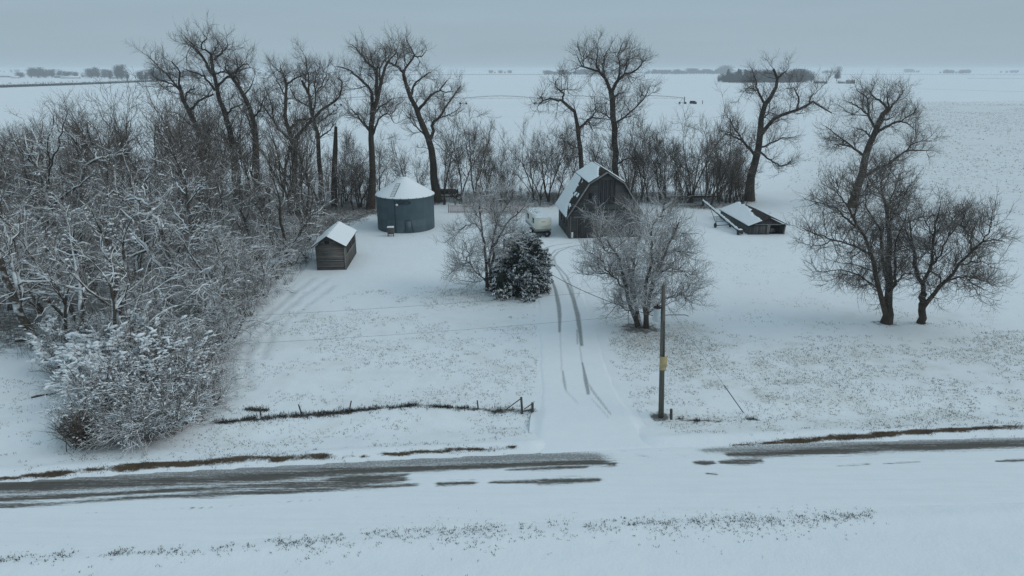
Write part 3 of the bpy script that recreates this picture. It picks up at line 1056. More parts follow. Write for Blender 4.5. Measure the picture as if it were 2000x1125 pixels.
def build_grass():
    rng = np.random.default_rng(3)
    M['grass_dry'] = mat_simple('dry_grass', (.13, .122, .10), (.29, .26, .205), .8)
    M['grass_brown'] = mat_simple('brown_grass', (.030, .021, .014), (.16, .115, .075), 4.0)
    M['weed_dark'] = mat_simple('dark_weeds', (.035, .034, .030), (.085, .078, .065), 1.5)
    ps = []
    for k, dens, cl in [('left', 18.0, .49), ('right', 26.0, .445), ('corner', 20.0, .50), ('under_trees', 3.0, .5), ('spruce', 7, .42), ('clump', 10, .40), ('yard', 4.0, .52)]:
        ps.append(zone_points(GRASS[k][0], dens, rng, cl, 3, .3))
    P = np.vstack(ps)
    k = streak(P[:, 0], P[:, 1], DRIVE_PX, [q * .97 for q in DRIVE_W], .3, 4, .16, (.9, .9)) < .4
    tag(tufts('grass_tufts', P[k], .085, rng, M['grass_dry'], 3, .06, .017), 'short dry grass tips poking through the lawn snow', 'grass', kind='stuff')
    fp = zone_points(GRASS['field'][0], .42, rng, .45, 8, .03)
    tag(tufts('field_stubble', fp, .20, rng, M['grass_dry'], 3, .14, .05, .8), 'sparse crop stubble poking through snow in the far right field', 'stubble', kind='stuff')
    ps = [line_points(p, [max(.12, x * .9) for x in w], 34, rng) for p, w in VERGE]
    tag(tufts('verge_grass', np.vstack(ps), .10, rng, M['grass_brown'], 4, .09, .012), 'matted brown grass bared along the far road edge', 'grass', kind='stuff')
    ps = [line_points(p, [x * .8 for x in w], 60, rng) for p, w in DITCH]
    tag(tufts('ditch_weeds', np.vstack(ps), .17, rng, M['weed_dark'], 5, .08, .016, .5), 'dark dead weeds standing along the old fence line', 'weeds', kind='stuff')
    ln = [(-40, 1098), (0, 1096), (150, 1086), (300, 1078), (450, 1071), (620, 1058), (800, 1046), (1000, 1036), (1150, 1030), (1300, 1025), (1420, 1024), (1500, 1022), (1600, 1016), (1650, 1012), (1710, 1003)]
    wd = [.25, .3, .4, .4, .4, .65, .85, .85, .5, .7, .75, .6, .6, .45, .3]
    P = line_points(ln, wd, 110, rng, False)
    k = rng.random(len(P)) < sstep(-.02, .12, .5 * fbm(P[:, 0] * .5, P[:, 1] * .9, 51) + .5 * fbm(P[:, 0] * 2.6, P[:, 1] * 3.6, 52) - np.interp(P[:, 0], [-30, -12, 5, 18], [.46, .45, .44, .46])) * .75
    tag(tufts('roadside_weeds', P[k], .075, rng, M['weed_dark'], 3, .05, .016, .8), 'scattered dark weed tufts in the snow on the near roadside', 'weeds', kind='stuff')
    # brush and dead weeds on the floor of the wood
    fl = zone_points(FLOOR, 5.0, rng, .47, 12, .35)
    fl = fl[(fl[:, 1] < 135)]
    M['brush'] = mat_bark('brush', (.055, .044, .036), (.11, .09, .074), .5, .6, 2.0)
    o = tufts('undergrowth', fl, .55, rng, M['brush'], 5, .16, .011, .7)
    tag(o, 'tangled dead weeds and brush on the floor under the trees', 'undergrowth', kind='stuff')


# ------------------------------------------------------------------ buildings
def snow_sheet(name, quad, mat, parent, nu=60, nv=40, thick=.10, mask=None, seed=0):
    """snow lying on a slope; quad corners a(u0,v0) b(u1,v0) c(u1,v1) d(u0,v1); mask(u,v)->depth 0..1"""
    q = np.array(quad, float)
    u, v = np.meshgrid(np.linspace(0, 1, nu), np.linspace(0, 1, nv))
    P = (q[0][None, None] * ((1 - u) * (1 - v))[..., None] + q[1] * (u * (1 - v))[..., None] + q[2] * (u * v)[..., None] + q[3] * ((1 - u) * v)[..., None])
    n = np.cross(q[1] - q[0], q[3] - q[0]); n /= np.linalg.norm(n)
    if n[2] < 0: n = -n
    mk = np.ones(u.shape) if mask is None else mask(u, v)
    edge = np.minimum(np.minimum(u, 1 - u) * (nu - 1), np.minimum(v, 1 - v) * (nv - 1))
    t = thick * (.75 + .5 * fbm(P[..., 0] * 1.5, P[..., 1] * 1.5, seed)) * sstep(0, .35, mk) * np.where(edge < .5, .25, 1.0)
    P = P + n * (t + .012)[..., None]
    fc = grid_faces(nu, nv)
    keep = (mk.ravel()[fc] > 0).any(1)
    # closed underneath: the rim drops to the roof
    me = mesh_np(name, P.reshape(-1, 3), fc[keep], mat, True)
    bm_fix(me)
    o = link(name, me, parent)
    return o


def bm_fix(me):
    import bmesh
    bm = bmesh.new(); bm.from_mesh(me)
    bmesh.ops.delete(bm, geom=[v for v in bm.verts if not v.link_faces], context='VERTS')
    bmesh.ops.recalc_face_normals(bm, faces=bm.faces)
    if bm.faces and sum(f.normal.z for f in bm.faces) < 0:
        bmesh.ops.reverse_faces(bm, faces=bm.faces)
    bm.to_mesh(me); bm.free()


def gable_wall_poly(prof):
    return prof


def build_barn():
    M['barn_wood'] = mat_boards('barn_siding', (.052, .050, .050), (.080, .077, .077), (.122, .118, .117), 'Z', .17)
    M['barn_side'] = mat_boards('barn_side_boards', (.050, .047, .045), (.10, .095, .09), (.16, .152, .145), 'X', .22)
    M['barn_dark'] = mat_boards('dark_boards', (.016, .016, .017), (.032, .032, .033), (.095, .095, .093), 'X', .26)
    M['shingle'] = mat_simple('old_shingles', (.018, .018, .018), (.060, .056, .05), 2.5, .95, .1, (1, 1, 3))
    M['dark'] = mat_simple('dark_inside', (.006, .006, .007), (.012, .012, .013))
    M['trim'] = mat_simple('weathered_trim', (.16, .155, .15), (.26, .25, .24), 2.0)
    base = gp(1111, 465.6)
    rz = math.radians(5.5)
    root = empty('gambrel_barn', base, rz)
    tag(root, 'weathered grey gambrel roofed barn with snow on its roof slopes', 'barn')
    W, L = 8.95, 8.0
    e, kn, rd = 3.05, 6.75, 8.1       # eave, knee, ridge
    kx = 2.3
    prof = [(0, 0), (W, 0), (W, e), (W - kx, kn), (W / 2, rd), (kx, kn), (0, e)]
    MB().prism([(x, z) for x, z in prof], 0, .16).build('front_wall', M['barn_wood'], root)
    MB().prism([(x, z) for x, z in prof], L - .16, L).build('back_wall', M['barn_wood'], root)
    MB().box((.08, L / 2, e / 2 - .02), (.16, L - .34, e - .04)).build('side_wall', M['barn_side'], root)
    MB().box((W - .08, L / 2, e / 2 - .02), (.16, L - .34, e - .04)).build('side_wall', M['barn_side'], root)
    # roof slopes (deck slabs) with overhang
    ov = .28
    y0, y1 = -ov, L + ov
    def slope(p, q):
        return [(p[0], y0, p[1]), (p[0], y1, p[1]), (q[0], y1, q[1]), (q[0], y0, q[1])]
    el = (-.38, e - .42)
    er = (W + .38, e - .42)
    A, B, C_, D, E = el, (kx - .02, kn + .06), (W / 2, rd + .10), (W - kx + .02, kn + .06), er
    roof = MB()
    for p, q in ((A, B), (B, C_), (C_, D), (D, E)):
        s = slope(p, q)
        # thickness upward
        v = np.array(s); n = np.cross(v[1] - v[0], v[3] - v[0]); n /= np.linalg.norm(n)
        if n[2] < 0: s = s[::-1]
        roof.slab(s, .09)
    ro = roof.build('roof', M['shingle'], root)
    def quad(p, q):
        pv, qv = np.array([p[0], p[1]]), np.array([q[0], q[1]])
        t = (qv - pv) / np.linalg.norm(qv - pv); n = np.array([-t[1], t[0]])
        if n[1] < 0: n = -n
        p2, q2 = pv + n * .095, qv + n * .095
        return [(p2[0], y0, p2[1]), (p2[0], y1, p2[1]), (q2[0], y1, q2[1]), (q2[0], y0, q2[1])]   # u along the barn, v up
    def m_low(u, v):
        nz = fbm(u * 9, v * 14, 3) - .5
        bare = .22 + .34 * v - .25 * sstep(.25, 0, v) + nz * .22
        k = (u - bare) * 6
        lump = (fbm(u * 7, v * 7, 14) - .60) * 6
        return np.maximum(k, np.where(u > .1, lump, -1))
    snow_sheet('snow_cover', quad(A, B), M['snow'], ro, 90, 90, .10, m_low, 4)
    def m_up(u, v):
        nz = fbm(u * 8, v * 10, 8) - .5
        b = sstep(.45, .98, v) * .42 + nz * .25
        return (u - b) * 7 + sstep(.5, .2, v) * 2
    snow_sheet('snow_cover', quad(B, C_), M['snow'], ro, 80, 60, .12, m_up, 5)
    snow_sheet('snow_cover', quad(C_, D), M['snow'], ro, 40, 30, .12, None, 6)
    # hay door of dark upright boards under the peak
    hd = MB()
    n = 9; x0 = W / 2 - 1.0; ww = 2.15 / n
    for i in range(n):
        hd.box((x0 + ww * (i + .5), -.045 - .008 * (i % 2), 5.68), (ww - .02, .06, 3.0 - .05 * (i % 3)))
    hd.build('hay_door', M['barn_dark'], root)
    MB().box((2.62, -.02, 5.25), (.62, .05, .70)).build('window', M['dark'], root)
    d = MB(); dw = 1.35
    for i in range(6):
        d.box((.85 + (i + .5) * dw / 6, -.05, 1.22), (dw / 6 - .012, .06, 2.4))
    dr = d.build('door', M['barn_dark'], root)
    b2 = MB()
    for i in range(12):
        b2.box((3.0 + i * .26, -.05, 1.25), (.245, .06, 2.46))
    b2.build('sliding_door', M['barn_side'], root)
    MB().box((2.9, -.06, 2.66), (4.7, .10, .14)).build('door_rail', M['trim'], root)
    MB().box((W / 2, -.035, 3.55), (W - .4, .05, .10)).build('belt_board', M['barn_dark'], root)
    MB().box((.38, -.07, .42), (.26, .12, .75)).build('meter_box', mat_simple('white_box', (.55, .56, .57), (.66, .67, .68)), root)
    for x in (.13, W - .13):
        MB().box((x, -.03, 1.4), (.20, .06, 2.8)).build('corner_board', M['barn_side'], root)
    # rake boards
    rk = MB()
    for p, q in ((A, B), (B, C_), (C_, D), (D, E)):
        pv, qv = np.array(p), np.array(q); c = (pv + qv) / 2; l = np.linalg.norm(qv - pv); a = math.atan2(qv[1] - pv[1], qv[0] - pv[0])
        rk.box((c[0], y0 - .035, c[1] - .06), (l, .06, .16), ry=-a)
    rk.build('rake_board', M['trim'], root)
    for yy in (1.6, 3.6, 5.6):
        MB().box((-.02, yy, 1.55), (.05, .62, .72)).build('window', M['dark'], root)
    return root


def build_shed():
    M['shed_wood'] = mat_boards('shed_siding', (.050, .045, .040), (.105, .095, .086), (.22, .205, .19), 'Z', .22)
    M['shed_side'] = mat_boards('shed_side_boards', (.055, .050, .045), (.12, .11, .10), (.24, .225, .205), 'X', .24)
    base = gp(619.5, 528)
    rz = math.radians(3.5)
    root = empty('small_shed', base, rz)
    tag(root, 'small unpainted wooden shed with snowy gable roof at the grove edge', 'shed')
    W, L, e, r = 3.02, 6.9, 2.5, 3.5
    pk = 1.25
    MB().prism([(0, 0), (W, 0), (W, e), (pk, r), (0, e + .05)], 0, .1).build('front_wall', M['shed_wood'], root)
    MB().prism([(0, 0), (W, 0), (W, e), (pk, r), (0, e + .05)], L - .1, L).build('back_wall', M['shed_wood'], root)
    MB().box((W - .05, L / 2, e / 2), (.1, L - .22, e - .02)).build('side_wall', M['shed_side'], root)
    MB().box((.05, L / 2, e / 2), (.1, L - .22, e - .02)).build('side_wall', M['shed_side'], root)
    y0, y1 = -.22, L + .22
    R = (pk, r + .06); Er = (W + .16, e - .03); El = (-.35, e - .10)
    roof = MB().slab([(El[0], y0, El[1]), (R[0], y0, R[1]), (R[0], y1, R[1]), (El[0], y1, El[1])], .07)
    roof.slab([(R[0], y0, R[1]), (Er[0], y0, Er[1]), (Er[0], y1, Er[1]), (R[0], y1, R[1])], .07)
    ro = roof.build('roof', M['shingle'], root)
    snow_sheet('snow_cover', [(Er[0], y0, Er[1] + .08), (Er[0], y1, Er[1] + .08), (R[0], y1, R[1] + .08), (R[0], y0, R[1] + .08)], M['snow'], ro, 50, 30, .10, None, 2)
    snow_sheet('snow_cover', [(El[0], y0, El[1] + .08), (El[0], y1, El[1] + .08), (R[0], y1, R[1] + .08), (R[0], y0, R[1] + .08)], M['snow'], ro, 50, 30, .08,
               lambda u, v: (fbm(u * 8, v * 6, 3) - .30) * 6, 7)
    MB().box((pk - .02, -.02, 2.98), (.44, .05, .36)).build('vent_opening', M['dark'], root)
    MB().box((W + .03, L / 2, 1.45), (.06, L - .3, .10)).build('side_rail', M['trim'], root)
    for y in (1.0, 2.9, 4.7):
        dr = MB()
        for i in range(5):
            dr.box((W + .02, y + i * .25, 1.95), (.05, .235, .82))
        dr.build('upper_panel', M['barn_dark'], root)
    MB().box((W - .06, -.025, e / 2), (.13, .05, e - .1)).build('corner_board', M['trim'], root)
    MB().box((W / 2, -.02, 1.02), (W - .1, .04, .05)).box((W / 2 - .1, -.02, .42), (W - .3, .04, .06)).build('pale_board', M['trim'], root)


def build_bin():
    c = gp(794, 443.5)
    root = empty('grain_bin', c, 0)
    tag(root, 'round blue grey steel grain bin with snowy conical roof', 'grain bin')
    m, nt, b = new_mat('galvanised_steel')
    oc = obj_coord(nt)
    sx = nd(nt, "ShaderNodeSeparateXYZ"); nt.links.new(oc, sx.inputs[0])
    z = sx.outputs["Z"]
    ring = mth(nt, 'FLOOR', mth(nt, 'DIVIDE', z, .82))
    ang = mth(nt, 'FLOOR', mth(nt, 'MULTIPLY', mth(nt, 'ADD', mth(nt, 'ARCTAN2', sx.outputs["Y"], sx.outputs["X"]), 9.0), 1.45))
    cmb = nd(nt, "ShaderNodeCombineXYZ"); nt.links.new(ring, cmb.inputs[0]); nt.links.new(ang, cmb.inputs[1])
    wn = nd(nt, "ShaderNodeTexWhiteNoise", noise_dimensions='2D'); nt.links.new(cmb.outputs[0], wn.inputs["Vector"])
    n1 = noise(nt, mapping(nt, oc, (1, 1, .25)), 1.4, 5, .65)
    f = mth(nt, 'ADD', mth(nt, 'MULTIPLY', wn.outputs["Value"], .35), mth(nt, 'MULTIPLY', n1, .7))
    col = ramp(nt, f, [(.22, (.058, .088, .105)), (.8, (.108, .150, .172))])
    nt.links.new(col, b.inputs["Base Color"])
    b.inputs["Metallic"].default_value = .25; b.inputs["Roughness"].default_value = .6
    M['steel'] = m
    M['steel_dark'] = mat_simple('dark_steel', (.020, .028, .032), (.045, .055, .06), 2.0, .6)
    r, h = 3.72, 4.42
    # corrugated shell
    zs = np.arange(0, h + .001, .04)
    a = np.linspace(0, 2 * PI, 97)[:-1]
    rr = r + .014 * np.sin(zs * 2 * PI / .16)
    V = np.stack([rr[:, None] * np.cos(a), rr[:, None] * np.sin(a), np.repeat(zs[:, None], 96, 1)], -1).reshape(-1, 3)
    i = np.arange(96); j = (i + 1) % 96
    k = (np.arange(len(zs) - 1) * 96)[:, None]
    Q = np.stack([k + i, k + j, k + 96 + j, k + 96 + i], -1).reshape(-1, 4)
    link('wall', mesh_np('wall', V, Q, M['steel'], True), root)
    # roof cone of sheet panels under snow
    rz = [(r + .16, h - .06), (r + .14, h + .03), (.55, 6.42), (.5, 6.47)]
    def lathe(prof, S=96, rad=None):
        P = np.array(prof); a = np.linspace(0, 2 * PI, S + 1)[:-1]
        V = np.stack([P[:, 0:1] * np.cos(a), P[:, 0:1] * np.sin(a), np.repeat(P[:, 1:2], S, 1)], -1).reshape(-1, 3)
        i = np.arange(S); j = (i + 1) % S; k = (np.arange(len(P) - 1) * S)[:, None]
        return V, np.stack([k + i, k + j, k + S + j, k + S + i], -1).reshape(-1, 4)
    V, Q = lathe(rz)
    ro = link('roof', mesh_np('roof', V, Q, M['steel'], False), root)
    # snow with the raised panel ribs showing toward the left
    S = 240; n = 40
    t = np.linspace(0, 1, n)[:, None]; a = (np.arange(S) * 2 * PI / S)[None]
    R_ = (r + .15) * (1 - t) + .5 * t
    Zb = (h + .0) * (1 - t) + 6.45 * t
    rib = np.abs(((a / (2 * PI) * 24) % 1) - .5)
    left = sstep(.2, .9, -np.cos(a)) * sstep(.9, -.2, np.sin(a))
    th = .06 + .03 * fbm(np.cos(a) * R_ * 1.2 + 9, np.sin(a) * R_ * 1.2 + 9, 3) - .07 * left * sstep(.42, .5, rib) * (fbm(a * 9 + 5, t * 3, 2) + .2)
    th = th * sstep(0, .03, t + .005)
    V = np.stack([R_ * np.cos(a), R_ * np.sin(a), Zb + th], -1).reshape(-1, 3)
    i = np.arange(S); j = (i + 1) % S; k = (np.arange(n - 1) * S)[:, None]
    Q = np.stack([k + i, k + j, k + S + j, k + S + i], -1).reshape(-1, 4)
    link('snow_cover', mesh_np('snow_cover', V, Q, M['snow'], True), ro)
    V, Q = lathe([(.56, 6.36), (.56, 6.54), (.50, 6.60), (0.001, 6.64)], 32)
    link('cap', mesh_np('cap', V, Q, M['snow'], True), ro)
    # ladder lying on the roof
    la = math.radians(-103)
    dirv = np.array([math.cos(la), math.sin(la)]); side = np.array([-dirv[1], dirv[0]])
    lad = MB()
    def on(t, s):
        R1 = (r + .15) * (1 - t) + .5 * t; z1 = h * (1 - t) + 6.45 * t
        return (dirv[0] * R1 + side[0] * s, dirv[1] * R1 + side[1] * s, z1 + .12)
    lad.tube([on(.06, -.02), on(.74, -.02)], .026, 5)
    lad.tube([on(.06, -.55), on(.74, -.55)], .012, 5)
    for q in np.linspace(.08, .72, 9):
        lad.tube([on(q, -.56), on(q, 0)], .018, 5)
    lad.build('roof_ladder', M['steel_dark'], ro)
    # door outlined in darker steel, set just proud of the curved shell
    def on_wall(px_ang, z, off=.05):
        return ((r + off) * math.cos(px_ang), (r + off) * math.sin(px_ang), z)
    da = math.radians(-83)
    fr = MB()
    pts = [on_wall(da - .02, .15), on_wall(da, 1.62), on_wall(da + .19, 1.64), on_wall(da + .235, .6), on_wall(da + .27, .18)]
    for p, q in zip(pts[:-1], pts[1:]):
        fr.tube([p, q], .045, 5)
    dr = MB().box(((r + .03) * math.cos(da + .1), (r + .03) * math.sin(da + .1), .88), (.72, .06, 1.42), rz=da + .1 + PI / 2).build('door', M['steel'], root)
    fr.build('door_frame', M['steel_dark'], dr)
    # seam running down the wall left of the door
    sa = math.radians(-102.5)
    MB().box(((r + .02) * math.cos(sa), (r + .02) * math.sin(sa), h / 2), (.09, .06, h - .1), rz=sa + PI / 2).build('wall_seam', M['steel_dark'], root)
    # maker's oval with unreadable lettering and an arrow point
    oa = math.radians(-86.5)
    em = MB()
    def ow(s, z): return on_wall(oa + s / r, z, .035)
    N = 36
    el = [ow(1.02 * math.cos(q), 3.92 + .24 * math.sin(q)) for q in np.linspace(0, 2 * PI, N + 1)]
    em.tube(el, .035, 5, caps=False)
    for s, hgt in ((-.62, .2), (-.45, .2), (-.30, .22), (-.13, .22), (.02, .22), (.18, .22), (.34, .22)):
        p = on_wall(oa + s / r, 3.92, .03)
        em.box(p, (.10, .03, hgt), rz=oa + s / r + PI / 2)
    em.add([ow(.62, 4.06), ow(.62, 3.78), ow(1.0, 3.92)], [(0, 1, 2)])
    em.build('emblem', M['steel_dark'], root)
    wl = MB(); p = on_wall(math.radians(-97.5), 3.72, .16)
    V, Q = tubes(np.array([[[p[0], p[1], p[2] - .14], [p[0], p[1], p[2] - .08], [p[0], p[1], p[2] + .03], [p[0], p[1], p[2] + .12]]]), np.array([[.09, .16, .17, .05]]), 12, np.random.default_rng(0))
    link('yard_light', mesh_np('yard_light', V, Q, mat_simple('white_enamel', (.70, .71, .72), (.78, .79, .8)), True), root)
    # eave bolts/brackets
    for q in range(24):
        aa = q * 2 * PI / 24
        MB().box(((r + .15) * math.cos(aa), (r + .15) * math.sin(aa), h + .02), (.05, .05, .14), rz=aa).build('eave_bracket', M['steel_dark'], ro)

    b2 = gp(763.5, 461)
    t = empty('feeder_box', b2, math.radians(8))
    tag(t, 'small grey wooden box on legs beside the round bin', 'feeder')
    bx = MB()
    for k in range(5):
        bx.box((-.32 + k * .16, 0, .68), (.15, .62, .78))
    bx.build('box', M['shed_side'], t)
    for sx_ in (-1, 1):
        for sy in (-1, 1):
            MB().box((sx_ * .34, sy * .28, .15), (.08, .08, .40)).build('leg', M['barn_dark'], t)
    MB().box((0, 0, 1.09), (.86, .70, .045)).build('lid', M['trim'], t)
    snow_sheet('snow_cap', [(-.43, -.35, 1.115), (.43, -.35, 1.115), (.43, .35, 1.115), (-.43, .35, 1.115)], M['snow'], t, 14, 12, .10)


def build_low_shed():
    base = gp(1461.5, 458.2)
    root = empty('low_shed', base, math.radians(3.3))
    tag(root, 'low sagging wooden shed with snowy roof and open dark doorway', 'shed')
    W, L, e, r = 4.75, 10.4, 1.12, 2.12
    pk = 2.62
    wood = mat_boards('low_shed_boards', (.032, .033, .033), (.068, .068, .067), (.15, .148, .145), 'X', .3)
    M['low_wood'] = wood
    M['green_metal'] = mat_simple('green_sheet', (.055, .066, .066), (.09, .105, .105), 1.5, .6)
    # front: closed left half, open right half
    MB().prism([(0, 0), (2.35, 0), (2.35, 1.28), (0, 1.02)], 0, .08).build('front_wall', wood, root)
    MB().prism([(.12, 1.30), (W - .1, 1.30), (W - .02, 1.12), (W, e + .02), (pk, r), (0, e)], -.02, .06).build('gable', M['barn_dark'], root)
    MB().box((W / 2 + .25, -.04, 1.28), (W - .9, .06, .10)).build('lintel', M['trim'], root)
    for x, lean in ((2.42, 0), (2.60, .05), (W - .12, .12)):
        MB().box((x, -.03, .6), (.13, .12, 1.3), ry=lean).build('door_post', M['trim'], root)
    MB().box((.05, L / 2, e / 2), (.1, L - .2, e)).build('side_wall', M['green_metal'], root)
    MB().box((W - .05, L / 2, e / 2), (.1, L - .2, e)).build('side_wall', M['low_wood'], root)
    MB().prism([(0, 0), (W, 0), (W, e), (pk, r), (0, e)], L - .1, L).build('back_wall', wood, root)
    MB().box((W / 2, L / 2, .01), (W - .3, L - .4, .02)).build('floor', M['dark'], root)
    inn = MB().box((3.3, .9, .35), (.5, .4, .5), rz=.4).box((3.0, 1.3, .6), (.08, .9, .08), rx=.6).box((3.9, 1.4, .2), (.4, .3, .35), rz=.9)
    o = inn.build('scrap_lumber', M['trim']); o.location = root.location; o.rotation_euler = root.rotation_euler
    tag(o, 'pale scrap timber lying inside the open doorway of the low shed', 'scrap timber')
    y0, y1 = -.25, L + .2
    R = (pk, r + .05); Er = (W + .4, e + .02); El = (-.18, e - .04)
    roof = MB().slab([(El[0], y0, El[1]), (R[0], y0, R[1]), (R[0], y1, R[1]), (El[0], y1, El[1])], .05)
    roof.slab([(R[0], y0, R[1]), (Er[0], y0, Er[1]), (Er[0], y1, Er[1]), (R[0], y1, R[1])], .05)
    ro = roof.build('roof', M['shingle'], root)
    def mk(u, v):
        nz = fbm(u * 16, v * 5, 2) - .5
        fr = .93 - .35 * sstep(.75, .0, u) + nz * .28          # bare strip widens toward the front near the ridge
        return np.minimum((fr - v) * 7, (u + .25 * (1 - v) - .01 + nz * .03) * 12)
    snow_sheet('snow_cover', [(El[0], y0, El[1] + .055), (El[0], y1, El[1] + .055), (R[0], y1, R[1] + .055), (R[0], y0, R[1] + .055)], M['snow'], ro, 110, 50, .10, mk, 5)


def build_auger():
    b = gp(1442, 457.5)
    d2 = np.array([-.205, .979])
    root = empty('grain_auger', b, math.atan2(d2[1], d2[0]))
    tag(root, 'long snow topped grain auger on a wheeled frame beside the low shed', 'grain auger')
    L = 10.2; ht = 2.45
    def ax(t): return np.array([t * L, 0, .45 + (ht - .45) * t])
    MB().tube([ax(0), ax(1)], .14, 10).build('tube', M['steel_dark'], root)
    s = MB(); n = 40
    P = np.array([ax(t) + [0, 0, .12] for t in np.linspace(.02, .99, n)])
    wob = np.random.default_rng(4)
    V, Q = tubes(P[None], (.13 + .025 * wob.normal(size=n))[None], 8, wob)
    link('snow_cover', mesh_np('snow_cover', V, Q, M['snow'], True), root)
    MB().tube([ax(.0), ax(.03)], [.22, .16], 10).box((-.25, 0, .42), (.55, .5, .38)).box((-.35, .25, .2), (.5, .08, .35)).box((-.2, -.32, .25), (.35, .2, .3)).build('intake_hopper', M['steel_dark'], root)
    snow_sheet('snow_cap', [(-.52, -.25, .62), (.02, -.25, .62), (.02, .25, .62), (-.52, .25, .62)], M['snow'], root, 12, 10, .12)
    fr = MB()
    for y in (-.85, .85):
        fr.tube([(4.1, y, .30), (2.2, y * .15, ax(2.2 / L)[2] - .12)], .04, 6)
        fr.tube([(4.1, y, .30), (7.6, y * .12, ax(7.6 / L)[2] - .12)], .035, 6)
    fr.tube([(4.1, -1.0, .30), (4.1, 1.0, .30)], .05, 6)
    for t in (.48, .58):
        yy = .85 * (1 - (t * L - 4.1) / 3.8)
        fr.tube([(t * L, -yy, .3 + (t * L - 4.1) * .42), (t * L, yy, .3 + (t * L - 4.1) * .42)], .03, 6)
    fr.tube([(4.1, .95, .3), (4.1, .95, 1.5), (4.1, .05, 1.3)], .025, 5)
    fr.build('frame', M['steel_dark'], root)
    for y in (-1.08, 1.08):
        a = np.linspace(0, 2 * PI, 21)
        w = MB(); V, Q = tubes(np.array([[[4.1 + .26 * math.cos(q), y, .31 + .26 * math.sin(q)] for q in a]]), np.full((1, 21), .075), 8, np.random.default_rng(0))
        wh = link('wheel', mesh_np('wheel', V, Q, M['dark'], True), root)
        MB().tube([(4.1, y - .05, .31), (4.1, y + .05, .31)], .18, 12).build('rim', M['steel'], wh)


def build_camper():
    b = gp(1045.5, 463)
    root = empty('camper_trailer', b, math.radians(11))
    tag(root, 'cream coloured camper trailer with snowy roof parked beside the barn', 'camper')
    cream = mat_simple('cream_panel', (.68, .675, .56), (.76, .75, .64), 1.2, .5, .4)
    white = mat_simple('white_panel', (.70, .71, .69), (.78, .785, .77), 1.2, .5, .4)
    grey = mat_simple('grey_skirt', (.20, .21, .215), (.30, .31, .31), 2, .7)
    glass = mat_simple('dark_glass', (.008, .010, .012), (.02, .022, .025), 1, .15, .5)
    W, L, z0, z1 = 2.05, 6.1, .98, 2.34
    MB().prism([(.02, z0), (W - .02, z0), (W - .02, z1 - .06), (W - .12, z1), (.12, z1), (.02, z1 - .06)], .06, L).build('body', white, root)
    MB().prism([(0, z0 + .0), (W, z0 + .0), (W, z1 - .14), (0, z1 - .14)], 0, .06).build('rear_panel', cream, root)
    MB().box((W / 2, .10, z0 - .14), (W, .14, .28)).box((.05, L / 2, z0 - .14), (.08, L - .4, .28)).box((W - .05, L / 2, z0 - .14), (.08, L - .4, .28)).build('skirt', grey, root)
    MB().box((W / 2, -.012, z0 + .92), (.55, .02, .07)).build('rear_plate', grey, root)
    st = MB()
    cur = [(W * .38, .24), (W * .62, .30), (W * .8, .40), (W * .95, .56)]
    st.tube([(x, -.012, z0 + z) for x, z in cur], .018, 4)
    st.build('curved_stripe', grey, root)
    for y, w, h in ((.9, .9, .62), (3.9, 1.1, .62)):
        f = MB().box((-.005, y + w / 2, z0 + .86), (.05, w, h)).build('window', glass, root)
    MB().box((-.01, 2.75, z0 + .65), (.04, .7, 1.2)).build('door', cream, root)
    MB().box((W + .10, 1.2, z0 + .75), (.2, .5, .75)).build('side_box', glass, root)
    MB().box((W / 2, 3.2, z1 + .10), (.6, .7, .2)).build('roof_vent', white, root)
    snow_sheet('snow_cover', [(.06, .1, z1 + .005), (W - .06, .1, z1 + .005), (W - .06, L - .05, z1 + .005), (.06, L - .05, z1 + .005)], M['snow'], root, 24, 50, .10,
               lambda u, v: (fbm(u * 4, v * 9, 3) - .24) * 8)
    for x in (.16, W - .16):
        for y in (2.4, 3.2):
            a = np.linspace(0, 2 * PI, 21)
            V, Q = tubes(np.array([[[x, y + .24 * math.cos(q), .33 + .24 * math.sin(q)] for q in a]]), np.full((1, 21), .09), 8, np.random.default_rng(0))
            wh = link('wheel', mesh_np('wheel', V, Q, M['dark'], True), root)
            MB().tube([(x - .06, y, .33), (x + .06, y, .33)], .17, 12).build('rim', M['steel'], wh)
    MB().box((W / 2, L / 2, .62), (W * .75, L - .3, .14)).box((W / 2, .2, .5), (W * .8, .12, .14)).build('chassis', M['dark'], root)
    for x in (.3, W - .3):
        MB().box((x, .35, .28), (.09, .09, .56)).build('jack', M['dark'], root)
    # tyre leaning under the rear end
    q = (1.45, -.15, 0)
    a = np.linspace(0, 2 * PI, 25)
    V, Q = tubes(np.array([[[.36 * math.cos(k), .0, .44 + .36 * math.sin(k)] for k in a]]), np.full((1, 25), .12), 10, np.random.default_rng(0))
    o = link('spare_tyre', mesh_np('spare_tyre', V, Q, M['dark'], True), root, q); o.rotation_euler = (.3, 0, .3)


def build_snow_fence():
    b = gp(876, 416); e = gp(1032, 416.5)
    d = e - b; L = np.linalg.norm(d)
    root = empty('snow_fence', b, math.atan2(d[1], d[0]))
    tag(root, 'long faded orange pink slatted fence behind the bare yard trees', 'fence')
    m = mat_boards('faded_orange', (.32, .24, .22), (.42, .33, .31), (.52, .44, .42), 'X', .3)
    s = MB(); rng = np.random.default_rng(2)
    x = .05
    while x < L:
        s.box((x, 0, .60 + rng.normal(0, .01)), (.075, .02, 1.15), ry=rng.normal(0, .02)); x += .14
    s.build('slats', m, root)
    for i in range(6):
        MB().box((L * i / 5, .06, .64), (.08, .07, 1.34)).build('post', M['trim'], root)
    MB().box((L / 2, .028, 1.02), (L, .025, .05)).box((L / 2, .028, .25), (L, .025, .05)).build('rail', m, root)


